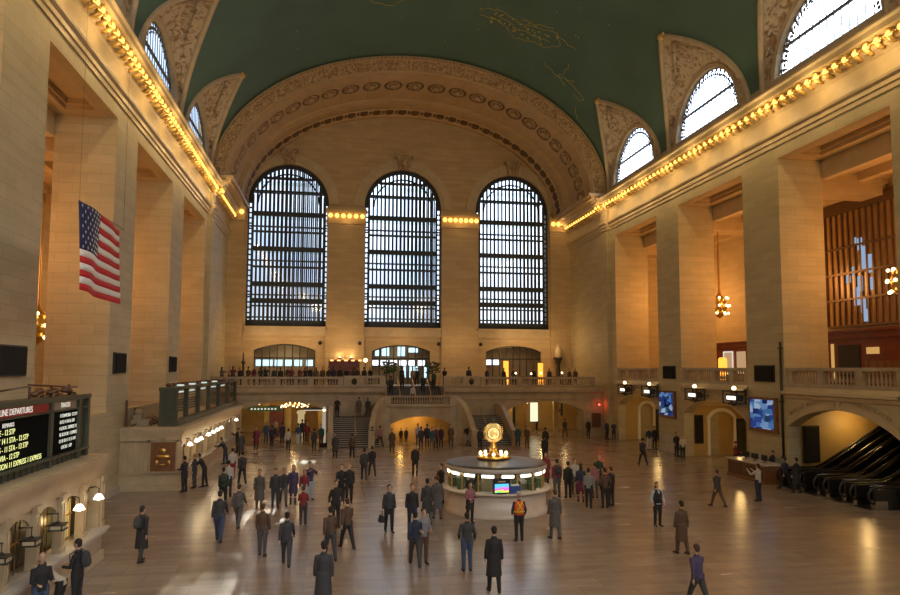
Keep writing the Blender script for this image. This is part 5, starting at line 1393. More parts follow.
def make_set(key, p, coat=None, skirt=False):
    J = joints(p); bm_, hm = body(J)
    for v, f in ((hm.v, hm.f),): bm_.add(v, f, True)
    M_body = ev_mesh(bm_, key+'_body', .0115, 2, .35)
    # face features as a second material on the body: eyes
    j = PB()
    j.tube([J['pelvis']+V3(0,0,-.06 if not coat else -.02), J['pelvis']+V3(0,0,.04), J['waist'], J['chest'], J['neck']-V3(0,0,.10), J['neck']-V3(0,0,.045), J['neck']+V3(0,0,.012)], [(.135,.17),(.132,.17),(.124,.155),(.135,.178),(.112,.158),(.085,.115),(.062,.066)], 16)
    for n, s in (('l',1),('r',-1)):
        j.tube([J['neck']+V3(s*.05,0,-.1), J[n+'sh']+V3(0,0,-.005), J[n+'el'], J[n+'wr']-J[n+'fa']*.015], [.075,.072,.056,.043], 12)
    if coat:
        d = .93-coat
        j.tube([J['pelvis']+V3(0,0,.05), J['pelvis']-V3(0,0,.2), J['pelvis']-V3(0,0,d)], [(.15,.19),(.17,.21),(.19,.235)], 16)
    j.tube([J['neck']+V3(0,.01,-.02), J['neck']+V3(0,.012,.045)], [.085,.072], 12)
    M_j = ev_mesh(j, key+'_jacket', .019, 3, .5)
    t = PB()
    if skirt:
        t.tube([J['waist'], J['pelvis'], J['pelvis']-V3(0,0,.45)], [(.12,.15),(.135,.18),(.17,.22)], 14)
    for n, s in (('l',1),('r',-1)):
        if not skirt: t.tube([J[n+'hip']+V3(0,0,.1), J[n+'hip']-V3(0,0,.06), J[n+'knee'], J[n+'ankle']*.35+J[n+'knee']*.65, J[n+'ankle']+V3(0,0,-.015)], [.11,.108,.075,.07,.058], 12)
        else: t.tube([J[n+'hip']-V3(0,0,.1), J[n+'knee'], J[n+'ankle']], [.1,.064,.044], 10)
    if not skirt: t.tube([J['waist'], J['pelvis'], J['pelvis']+V3(0,0,-.1)], [(.105,.14),(.125,.17),(.10,.14)], 14)
    M_t = ev_mesh(t, key+'_trousers', .019, 3, .5)
    S = []
    for n in 'lr':
        a = J[n+'ankle']; q = MB(); q.tube([a+V3(0,.075,-.04), a+V3(0,.03,-.03), a+V3(0,-.05,-.035), (a+J[n+'toe'])/2+V3(0,-.04,-.022), J[n+'toe']+V3(0,-.035,-.008)], [.03,.048,.048,.042,.028], 10); q.tube([a+V3(0,0,.03), a+V3(0,0,-.04)], [.046,.05], 10)
        q.add([], []); S.append(ev_mesh(q, key+'_shoe', .014, 2, .6))
    # hair: short and long caps
    h = J['head']
    def cap(long):
        q = PB(); q.ball((h.x, h.y+.018, h.z+.045), (.088,.098,.10), 14, 10); q.ball((h.x, h.y+.05, h.z-.0), (.078,.065,.09), 12, 8)
        if long: q.tube([(h.x, h.y+.05, h.z+.05), (h.x, h.y+.085, h.z-.08), (h.x, h.y+.09, h.z-.2)], [(.08,.06),(.05,.085),(.03,.07)], 12)
        return ev_mesh(q, key+'_hair', .014, 2, .5)
    hat = MB(); hat.ball((h.x, h.y+.005, h.z+.075), (.10,.112,.085), 16, 8); hat.tube([(h.x,h.y-.05,h.z+.075),(h.x,h.y-.17,h.z+.06)], [(.012,.07),(.008,.05)], 10)
    M_hat = ev_mesh(hat, key+'_hat', .012, 1, .5)
    eyes = MB()
    for s in (-1,1):
        eyes.ball((h.x+s*.031, h.y-.083, h.z+.012), (.012,.008,.007), 8, 5); eyes.box(h.x+s*.031-.017, h.x+s*.031+.017, h.y-.093, h.y-.085, h.z+.03, h.z+.036)
    eo = eyes.build(key+'_eyes', 'black'); M_eyes = eo.data; bpy.data.objects.remove(eo)
    for me in [M_body, M_j, M_t, M_hat]+S: me.materials.clear(); me.materials.append(MATS['skin'])
    hs = [cap(False), cap(True)]
    for me in hs: me.materials.clear(); me.materials.append(MATS['skin'])
    return dict(body=M_body, jacket=M_j, trousers=M_t, shoes=S, hair=hs, hat=M_hat, eyes=M_eyes, J=J)
CM = {}
def cm(c, rough=.8):
    k = tuple(c)
    if k not in CM: CM[k] = mat('cloth_%d' % len(CM), k, rough, var=0)
    return CM[k]
SETS = {
 'stand': make_set('stand', pose()),
 'legs': make_set('legs', pose(lk=.12, rk=-.12, la=(.1,.05), ra=(-.05,.1))),
 'walk': make_set('walk', pose(lk=.42, rk=-.4, la=(-.4,.05), ra=(.4,.05), le=.3, re=.4, lean=.06)),
 'pocket': make_set('pocket', pose(la=(-.15,.22), ra=(-.1,.2), le=1.0, re=.9)),
 'front': make_set('front', pose(la=(.25,.08), ra=(.25,.08), le=1.35, re=1.25, head=.15)),
 'photo': make_set('photo', pose(la=(1.0,.1), ra=(1.0,.1), le=1.3, re=1.3)),
 'lean': make_set('lean', pose(lean=.42, la=(.6,.1), ra=(.5,.1), le=.9, re=1.0, lk=.1, rk=-.12, head=.2)),
 'coat': make_set('coat', pose(lk=.15, rk=-.18, la=(.1,.06), ra=(-.15,.06)), coat=.42),
 'skirt': make_set('skirt', pose(lk=.08, rk=-.08, le=.5, re=.6), skirt=True),
 'bend': make_set('bend', pose(lean=1.0, la=(1.1,.1), ra=(1.0,.1), le=.5, re=.5, crouch=.12)),
}
C_ = dict(k=(.018,.017,.018), n=(.02,.025,.05), g=(.09,.085,.08), dg=(.04,.04,.042), w=(.42,.40,.37), b=(.04,.06,.11), j=(.05,.075,.13), r=(.2,.025,.03), br=(.09,.05,.03), t=(.30,.22,.14), gr=(.02,.055,.03), p=(.06,.042,.095), pk=(.28,.11,.13), li=(.38,.34,.5), o=(.75,.12,.02), cr=(.5,.44,.34), te=(.02,.065,.075), m=(.14,.02,.05), lb=(.35,.45,.55), y=(.7,.7,.05), gy=(.2,.19,.19))
HC = dict(k=(.015,.012,.01), b=(.06,.03,.015), y=(.28,.18,.08), g=(.25,.24,.23))
def person(x, y, z, face, H, st, jc, tc, hair, ext, label, group=None):
    S = SETS[st]; s = H/1.75
    t = empty('person', (x, y, z), R(face), label, 'person', group); t.scale = (s, s, s)
    def part(nm, me, c):
        o = bpy.data.objects.new(nm, me); COL.objects.link(o); o.parent = t
        if c is not None:
            o.material_slots[0].link = 'OBJECT'; o.material_slots[0].material = c
        return o
    bo = part('body', S['body'], MATS['skin'])
    part('jacket' if 'D' not in ext else 'coat', S['jacket'], cm(C_[jc])); part('trousers' if st != 'skirt' else 'skirt', S['trousers'], cm(C_[tc]))
    for me in S['shoes']: part('shoe', me, cm(C_['k']))
    part('eyes', S['eyes'], None)
    J = S['J']
    if 'H' in ext: part('cap', S['hat'], cm(C_['w'] if 'h' in ext else C_['r'] if 'R' in ext else C_['k']))
    if hair != '-': part('hair', S['hair'][1 if 'L' in ext else 0], cm(HC[hair]))
    if 'B' in ext:    # backpack
        q = MB(); c = J['chest']; q.ball((c.x, c.y+.2, c.z-.03), (.16,.11,.22), 10, 8); q.ball((c.x, c.y+.28, c.z-.1), (.11,.06,.12), 8, 6)
        for sg in (-1,1): q.tube([(c.x+sg*.1, c.y+.14, c.z+.14), (c.x+sg*.11, c.y-.0, c.z+.21), (c.x+sg*.12, c.y-.16, c.z+.1), (c.x+sg*.14, c.y-.12, c.z-.12), (c.x+sg*.13, c.y+.14, c.z-.16)], .014, 5)
        q.build('backpack', cmn('dg'), t)
    if 'V' in ext:    # hi-vis vest over the jacket
        q = PB(); q.tube([J['pelvis']+V3(0,0,.02), J['waist'], J['chest'], J['neck']-V3(0,0,.05), J['neck']+V3(0,0,.0)], [(.158,.197),(.15,.19),(.165,.212),(.125,.16),(.075,.08)], 16); q.build('safety_vest', cmn('o'), t)
        q = MB(); c = J['chest']; w = J['waist']
        for sg in (-1,1):
            for yy in (.185, -.185): q.tube([(c.x+sg*.11, yy*.85, c.z+.15), (c.x, yy+.0, c.z-.03), (c.x-sg*.13, yy*.95, c.z-.22)], [(.02,.008)]*3 if False else .018, 5)
        q.tube([(.205*math.cos(a), .168*math.sin(a), w.z-.03) for a in [2*PI*i/20 for i in range(21)]], .02, 5, False)
        q.build('reflective_stripes', cmn('y'), t)
    if 'K' in ext:    # dark vest over a pale shirt
        q = PB(); q.tube([J['pelvis']+V3(0,0,.0), J['waist'], J['chest'], J['neck']-V3(0,0,.05), J['neck']+V3(0,0,.0)], [(.152,.192),(.142,.182),(.158,.205),(.12,.15),(.073,.078)], 16); q.build('vest', cmn('k'), t)
    if 'W' in ext:    # pale shirt front under a dark jacket
        q = MB(); c = J['chest']; q.ball((c.x, c.y-.10, c.z+.02), (.055,.055,.15), 10, 8); q.build('shirt', cmn('w'), t)
    if 'G' in ext or 'g' in ext:
        w = J['rwr']+J['rfa']*.06
        b_ = empty('handbag' if 'G' in ext else 'shopping_bag', (x, y, z), R(face), '%s carried by %s' % ('dark handbag' if 'G' in ext else 'pale shopping bag', label.split(' beside')[0][:70].rsplit(' ', 1)[0] if len(label) > 74 else label), 'bag')
        b_['label'] = ' '.join(('%s carried by %s' % ('dark handbag' if 'G' in ext else 'pale bag', label)).split()[:16])
        b_.scale = (s,s,s); q = MB(); q.hexa([(w.x-.17,w.y-.2,w.z-.42),(w.x+.05,w.y-.2,w.z-.42),(w.x+.05,w.y+.2,w.z-.42),(w.x-.17,w.y+.2,w.z-.42),(w.x-.1,w.y-.16,w.z-.16),(w.x-.0,w.y-.16,w.z-.16),(w.x-.0,w.y+.16,w.z-.16),(w.x-.1,w.y+.16,w.z-.16)])
        q.build('bag_body', cmn('k' if 'G' in ext else 'cr'), b_, bevel=.02); q = MB(); q.tube([(w.x-.05,w.y-.13,w.z-.17),(w.x-.04,w.y-.08,w.z-.02),(w.x-.02,w.y,w.z+.0),(w.x-.04,w.y+.08,w.z-.02),(w.x-.05,w.y+.13,w.z-.17)], .01, 5); q.build('strap', cmn('k'), b_)
    return t
def cmn(k):
    m = cm(C_[k]); nm = m.name
    MATS.setdefault(nm, m); return nm
PEOPLE = [
(-7.04, 18.62, 0, 40, 1.76, 'front', 'k', 'j', '-', '', 'bald man in black jacket and jeans, hands joined, beside the near booth'),
(-6.84, 19.4, 0, -100, 1.6, 'bend', 'cr', 'k', 'b', 'G', 'person in cream sweater bending at the near booth counter'),
(-6.6, 19.8, 0, -100, 1.78, 'front', 'k', 'k', 'k', 'B', 'person in long black coat with backpack at the near booth counter'),
(-6.18, 24.33, 0, 150, 1.75, 'coat', 'k', 'dg', 'k', 'DB', 'big dark-coated figure walking alone between the two ticket booths'),
(-7.53, 37.42, 0, -120, 1.75, 'front', 'k', 'k', 'k', '', 'dark-clothed person at the corner of the far booth, nearest the niche'),
(-7.26, 38.56, 0, -100, 1.72, 'stand', 'dg', 'dg', 'y', '', 'blurred grey person behind the first at the far booth corner'),
(-6.79, 38.8, 0, -90, 1.78, 'lean', 'k', 'k', 'k', '', 'tall dark person leaning on the far booth counter near its corner'),
(-7.06, 47.75, 0, -100, 1.75, 'lean', 'k', 'n', 'k', '', 'dark figure leaning at the middle of the far booth counter'),
(-7.19, 54.35, 0, -90, 1.75, 'photo', 'k', 'k', 'b', '', 'dark figure with raised hands at the far end of the far booth'),
(-6.57, 51.87, 0, 180, 1.7, 'coat', 'dg', 'k', 'k', 'D', 'dim coat-clad figure beside the last lamp of the far booth'),
(-4.91, 39.48, 0, 200, 1.75, 'walk', 'dg', 'k', 'k', '', 'dark walker alone right of the far booth counter'),
(-5.75, 41.69, 0, 190, 1.65, 'legs', 'w', 'r', 'k', '', 'small person in white top and red trousers near the far booth'),
(-5.09, 35.66, 0, 180, 1.72, 'stand', 'w', 'dg', 'k', '', 'person in white shirt right of the booth corner'),
(-4.98, 33.4, 0, 180, 1.7, 'stand', 'gr', 'k', 'k', 'B', 'person in green jacket just in front of the white shirt'),
(-4.08, 26.62, 0, 180, 1.85, 'walk', 'dg', 'b', 'k', '', 'large grey blurred walker left of the sun patch'),
(-3.69, 28.79, 0, 170, 1.72, 'walk', 'g', 'g', 'b', '', 'faint grey figure right of the large walker by the sun patch'),
(-3.24, 32.23, 0, 0, 1.75, 'coat', 'g', 'g', 'k', 'D', 'grey coated figure left of a row of three by the sun stripes'),
(-2.56, 32.57, 0, 10, 1.72, 'legs', 'dg', 'dg', 'k', '', 'dark grey figure in the middle of the row by the sun stripes'),
(-2.25, 33.22, 0, 10, 1.7, 'walk', 'dg', 'g', 'b', '', 'grey figure in striding pose next to the purple dress'),
(-1.81, 33.39, 0, 0, 1.75, 'skirt', 'p', 'p', 'b', 'L', 'woman in long violet dress and jacket by the sun stripes'),
(-1.05, 34.26, 0, 20, 1.75, 'photo', 'p', 'lb', 'k', '', 'person in purple jacket and pale jeans by the sun stripes'),
(-1.31, 33.55, 0, 10, 1.5, 'legs', 'r', 'w', 'b', '', 'short person in red top beside the purple jacket'),
(-1.15, 28.92, 0, 180, 1.5, 'front', 'r', 'dg', 'b', '', 'child-sized figure in red sweater standing in the sun stripes'),
(0.16, 28.36, 0, 10, 1.78, 'pocket', 'k', 'k', 'b', '', 'man all in black standing with hands in pockets left of centre'),
(0.43, 33.29, 0, 0, 1.75, 'front', 'k', 'k', 'b', '', 'dark man, left of the close pair behind the man in black'),
(0.8, 33.23, 0, 0, 1.78, 'stand', 'k', 'k', 'y', '', 'dark man, right of the close pair behind the man in black'),
(0.55, 24.91, 0, 200, 1.75, 'walk', 'br', 'k', 'b', '', 'brown blurred walker in front of the man in black'),
(-0.19, 18.7, 0, 180, 1.76, 'coat', 'dg', 'dg', 'k', 'D', 'dark coated walker cut by the bottom edge, left of centre'),
(-1.43, 23.12, 0, 180, 1.7, 'walk', 'dg', 'dg', 'k', '', 'dim walker just above the bright floor patch at the bottom'),
(-2.32, 24.45, 0, 170, 1.7, 'legs', 'br', 'g', 'b', '', 'faint brown figure left of the walker above the floor patch'),
(-5.91, 55.46, 0, 0, 1.75, 'coat', 'm', 'k', 'k', 'D', 'dark red coated figure at the left edge of the left arch'),
(-5.63, 60.46, 0, 0, 1.72, 'legs', 'b', 'b', 'b', '', 'blue-clothed figure inside the left of the left arch'),
(-5.22, 64.62, 0, 180, 1.7, 'stand', 't', 'br', 'b', '', 'tan figure deep inside the left arch before the newsstand'),
(-3.4, 54.45, 0, 180, 1.7, 'walk', 'w', 'k', 'k', '', 'walker in white top and black trousers under the left arch'),
(-4.22, 59.48, 0, 180, 1.72, 'stand', 'n', 'n', 'k', '', 'navy figure behind the white top under the left arch'),
(-2.86, 58.53, 0, 180, 1.72, 'legs', 'b', 'lb', 'b', '', 'figure in blue jacket and pale trousers under the left arch'),
(-2.71, 62.51, 0, 180, 1.75, 'stand', 'k', 'k', 'k', '', 'black figure behind the blue jacket under the left arch'),
(-2.18, 59.97, 0, 0, 1.7, 'walk', 'r', 'br', 'b', '', 'red-jacketed walker right of centre under the left arch'),
(-1.43, 54.16, 0, 180, 1.72, 'walk', 'dg', 'dg', 'k', '', 'dark grey walker in front of the red jacket at the left arch'),
(-0.94, 56.8, 0, 0, 1.75, 'stand', 'te', 'br', 'b', 'g', 'figure in dark teal jacket at the right of the left arch'),
(0.17, 49.77, 0, 0, 1.7, 'coat', 'dg', 'k', 'k', 'D', 'dark coated figure at the foot of the left stair'),
(1.37, 49.6, 0, 180, 1.7, 'walk', 'br', 'k', 'b', '', 'dim brown figure at the lowest steps of the left stair'),
(3.79, 56.12, 0, 200, 1.7, 'walk', 'pk', 'k', 'k', '', 'figure in bright pink-red jacket beside the stair end'),
(3.11, 55.52, 0, 180, 1.65, 'stand', 'gr', 'm', 'b', '', 'figure in green and dark red left of the pink-red jacket'),
(4.43, 52.06, 0, 0, 1.75, 'coat', 'br', 'dg', 'k', 'D', 'brown coated figure before the left of the golden arch'),
(5.77, 58.85, 0, 0, 1.2, 'legs', 'k', 'k', 'k', '', 'small dark seated-height figure, left, in front of the golden arch'),
(6.2, 58.79, 0, 0, 1.25, 'stand', 'dg', 'k', 'b', '', 'small dark figure, right of another, in front of the golden arch'),
(6.94, 56.4, 0, 0, 1.75, 'stand', 'li', 'g', 'b', '', 'person in lilac top at the left of the cluster by the golden arch'),
(6.92, 54.29, 0, 180, 1.7, 'stand', 'dg', 'n', 'k', '', 'dark grey person beside the lilac top in the cluster'),
(7.58, 55.59, 0, 180, 1.78, 'stand', 'n', 'n', 'b', '', 'tall navy-clothed person in the middle of the cluster by the golden arch'),
(7.69, 53.5, 0, 0, 1.7, 'legs', 'te', 'g', 'b', '', 'person in dull teal top in the cluster by the golden arch'),
(8.1, 54.12, 0, 10, 1.76, 'stand', 'm', 'k', 'k', '', 'person in dark red coat right of the teal top in the cluster'),
(8.6, 54.73, 0, 0, 1.72, 'stand', 'k', 'k', 'k', '', 'black-clothed person at the right of the cluster by the golden arch'),
(9.64, 56.02, 0, 0, 1.72, 'coat', 'br', 'k', 'k', 'D', 'brown coated person standing right of the golden arch'),
(10.79, 58.14, 0, 0, 1.6, 'stand', 'w', 'dg', 'b', '', 'person in white top right of the golden arch'),
(11.09, 56.55, 0, 0, 1.6, 'pocket', 'k', 'w', 'k', '', 'person in black jacket and pale trousers near the right stair rail'),
(4.86, 40.84, 0, 0, 1.78, 'stand', 'k', 'k', 'k', '', 'man in black standing alone in the middle before the golden arch'),
(1.8, 39.83, 0, 180, 1.78, 'walk', 'dg', 'dg', 'k', '', 'blurred dark walker, left of two, below the left stair'),
(2.33, 41.22, 0, 190, 1.74, 'walk', 'k', 'dg', 'k', '', 'blurred dark walker, right of two, below the left stair'),
(2.22, 27.19, 0, 10, 1.75, 'legs', 'dg', 'k', 'k', 'G', 'grey-jacketed person holding a bag left of the kiosk'),
(3.13, 27.21, 0, 0, 1.75, 'legs', 'k', 'n', 'b', '', 'dark figure standing between the bag carrier and the kiosk'),
(3.88, 28.32, 0, 190, 1.78, 'coat', 'dg', 'g', 'k', 'D', 'hazy dark coat left of a twin figure beside the kiosk'),
(4.43, 29.18, 0, 190, 1.75, 'coat', 'g', 'g', 'b', 'D', 'hazy grey coat right of its twin beside the kiosk'),
(2.69, 22.46, 0, 180, 1.72, 'walk', 'n', 'dg', 'k', '', 'navy walker, left of an overlapping pair below the kiosk'),
(2.98, 22.65, 0, 10, 1.72, 'front', 'gy', 'br', 'k', '', 'grey-jacketed walker, right of an overlapping pair below the kiosk'),
(5.13, 32.56, 0, -60, 1.78, 'front', 'k', 'k', 'k', '', 'person in black leaning towards the left side of the kiosk'),
(5.67, 28.22, 0, 10, 1.6, 'front', 'pk', 'k', 'b', 'LG', 'woman in pinkish coat with dark handbag in front of the kiosk'),
(4.25, 21.66, 0, 180, 1.75, 'pocket', 'dg', 'j', 'k', '', 'man in dark jacket and blue jeans seen from behind, front centre'),
(4.63, 19.55, 0, 180, 1.78, 'coat', 'k', 'k', 'k', 'D', 'dark blurred figure right of the man in jeans, front centre'),
(6.89, 25.04, 0, 180, 1.72, 'pocket', 'n', 'k', '-', 'HhV', 'worker in orange and yellow reflective vest and white cap'),
(8.31, 25.12, 0, 190, 1.78, 'coat', 'g', 'g', 'b', 'D', 'grey blurred figure right of the worker in the reflective vest'),
(14.41, 45.58, 0, 180, 1.75, 'stand', 'k', 'k', 'k', '', 'dark figure behind the right side of the kiosk'),
(11.54, 36.34, 0, -30, 1.75, 'coat', 'r', 'k', 'b', 'D', 'figure in red coat at the right side of the kiosk'),
(11.1, 33.18, 0, 180, 1.8, 'stand', 'm', 'g', 'k', 'B', 'figure in dark red top at the left of the right-hand group'),
(11.56, 32.84, 0, 180, 1.72, 'stand', 'k', 'k', 'k', '', 'black-clothed figure, second from left in the right-hand group'),
(12.28, 33.82, 0, 0, 1.72, 'stand', 'w', 'g', 'b', '', 'figure in white top at the back left of the right-hand group'),
(11.83, 31.78, 0, 170, 1.76, 'skirt', 'n', 'm', 'k', 'L', 'woman in navy top and dark red skirt in the right-hand group'),
(11.69, 30.37, 0, 150, 1.74, 'legs', 'gy', 'k', 'k', '', 'person in grey jacket at the front of the right-hand group'),
(12.89, 32.64, 0, 180, 1.66, 'stand', 'pk', 'g', 'b', '', 'person in dusty pink at the middle of the right-hand group'),
(13.94, 34.73, 0, 0, 1.74, 'front', 'gr', 'dg', 'g', '', 'grey-haired person in dark green at the back of the right-hand group'),
(12.43, 30.26, 0, 180, 1.74, 'pocket', 'br', 'k', 'k', '', 'person in brown jacket at the front right of the right-hand group'),
(12.88, 30.65, 0, 200, 1.74, 'stand', 'k', 'k', 'b', '', 'black-clothed person at the right end of the right-hand group'),
(13.16, 26.51, 0, 0, 1.7, 'pocket', 'lb', 'k', 'k', 'LKW', 'woman in black vest over white shirt standing alone on the right'),
(12.01, 22.44, 0, 190, 1.75, 'coat', 'br', 'br', 'k', 'D', 'dark brown blurred figure right of the woman in the vest'),
(9.68, 17.26, 0, 190, 1.7, 'walk', 'p', 'dg', 'b', '', 'faint violet walker near the bottom right'),
(20.47, 43.21, 0, 180, 1.78, 'walk', 'dg', 'k', 'k', '', 'dark walker in front of the farther right passage'),
(24.71, 51.06, 0, 0, 1.74, 'stand', 'n', 'w', 'b', '', 'person in navy jacket in the mouth of the farther right passage'),
(25.5, 51.63, 0, 0, 1.74, 'stand', 'k', 'k', 'k', '', 'black-clothed person right of the navy jacket by the passage'),
(24.79, 46.74, 0, 10, 1.74, 'pocket', 'k', 'k', 'b', '', 'dark person, left of a pair by the pier between the passages'),
(24.67, 45.65, 0, -20, 1.62, 'front', 'cr', 'k', 'y', 'G', 'fair-haired person in cream jacket, right of a pair by the pier'),
(23.38, 60.65, 0, 0, 1.72, 'stand', 'k', 'k', 'k', '', 'dark figure beside the red notice cabinet'),
(24.39, 58.72, 0, 20, 1.72, 'stand', 'n', 'k', 'b', '', 'dark blue figure, left of a pair at the far right corner'),
(24.68, 57.83, 0, -20, 1.7, 'front', 'dg', 'dg', 'k', '', 'dark grey figure, right of a pair at the far right corner'),
(25.11, 39.83, 0, 60, 1.75, 'front', 'r', 'k', '-', 'HR', 'person in red top and red cap left of the service desk'),
(20.51, 30.69, 0, 200, 1.72, 'photo', 'w', 'n', 'k', '', 'person in white shirt raising a camera in front of the service desk'),
(23.82, 33.23, 0, 190, 1.72, 'walk', 'n', 'k', 'k', '', 'dark walker right of the service desk'),
(23.82, 32.35, 0, 200, 1.74, 'coat', 'k', 'k', 'k', 'D', 'dark coated walker before the escalators'),
(16.36, 51.6, 0, 180, 1.76, 'coat', 'k', 'k', 'k', 'D', 'dark coated figure walking towards the right balcony arch'),
(21.05, 69.24, 0, 90, 1.76, 'stand', 'k', 'k', 'k', '', 'silhouette standing against the lit poster in the right arch'),
(21.52, 61.83, 0, 180, 1.7, 'walk', 'dg', 'br', 'b', '', 'dim figure in the middle of the right balcony arch'),
(14.95, 54.53, 0, 0, 1.7, 'coat', 'te', 'n', 'b', 'D', 'figure in dark teal coat behind the kiosk clock'),
(15.49, 53.75, 0, 0, 1.7, 'stand', 'br', 'br', 'k', '', 'brown figure between the teal coat and the right arch'),
(11.43, 52.97, 0, 180, 1.7, 'stand', 'dg', 'k', 'k', '', 'dim figure at the foot of the right stair'),
(17.74, 29.67, 0, 190, 1.7, 'walk', 'dg', 'br', 'b', '', 'faint walker left of the person with the raised camera'),
(-0.03, 23.6, 0, 190, 1.74, 'walk', 'br', 'dg', 'k', '', 'faint brown walker left of centre near the bottom'),
(-2.45, 62.47, 0, 180, 1.7, 'stand', 'br', 'k', 'b', '', 'brown figure far inside the left arch'),
(-4.86, 57.36, 0, 180, 1.7, 'walk', 'n', 'k', 'k', '', 'navy walker at the left front of the left arch'),
(0.32999999999999996, 60.4, 2.1, 0, 1.72, 'pocket', 'k', 'k', 'b', '', 'dark figure standing on the left stair landing beside the white post'),
(2.2, 60.6, 2.1, 180, 1.7, 'coat', 'g', 'g', 'k', 'D', 'hazy grey figure, left of two on the left stair landing'),
(3.0, 60.9, 2.1, 180, 1.7, 'walk', 'dg', 'g', 'b', '', 'hazy dark figure, right of two on the left stair landing'),
(5.2, 62.9, 3.96, 180, 1.7, 'walk', 'dg', 'k', 'k', '', 'dark figure climbing the left of the top stair flight'),
(6.3, 63.6, 4.42, 180, 1.7, 'walk', 'k', 'k', 'k', '', 'dark figure climbing beside the left brass rail of the top flight'),
(7.0, 61.0, 3.2, 0, 1.65, 'stand', 'w', 'k', 'b', '', 'figure with pale top on the central stair platform'),
(8.2, 63.2, 4.12, 0, 1.7, 'walk', 'n', 'k', 'b', '', 'navy figure coming down the middle of the top stair flight'),
(9.3, 63.7, 4.42, 0, 1.7, 'stand', 'gr', 'k', 'k', '', 'dark green figure at the right of the top stair flight'),
(7.5, 65.5, 4.72, 0, 1.7, 'stand', 't', 'br', 'y', '', 'fair figure at the head of the stair between the potted trees'),
(6.6, 67.0, 4.72, 180, 1.72, 'stand', 'k', 'k', 'k', '', 'black figure before the middle doors, left'),
(8.2, 68.0, 4.72, 180, 1.72, 'walk', 'n', 'n', 'k', '', 'navy figure before the middle doors, right'),
(6.1, 30.2, 0, -30, 1.68, 'front', 'k', 'k', 'k', '', 'kiosk clerk in black behind the left glass'),
(8.8, 30.0, 0, 30, 1.68, 'front', 'gr', 'k', 'b', '', 'kiosk clerk in dark green behind the right glass'),
(5.8, 31.3, 0, -60, 1.7, 'front', 'w', 'k', 'k', '', 'kiosk clerk in white shirt at the far left window'),
(25.3, 36.4, 0, -90, 1.62, 'front', 'k', 'k', 'k', '', 'attendant leaning at the right end of the service desk'),
]
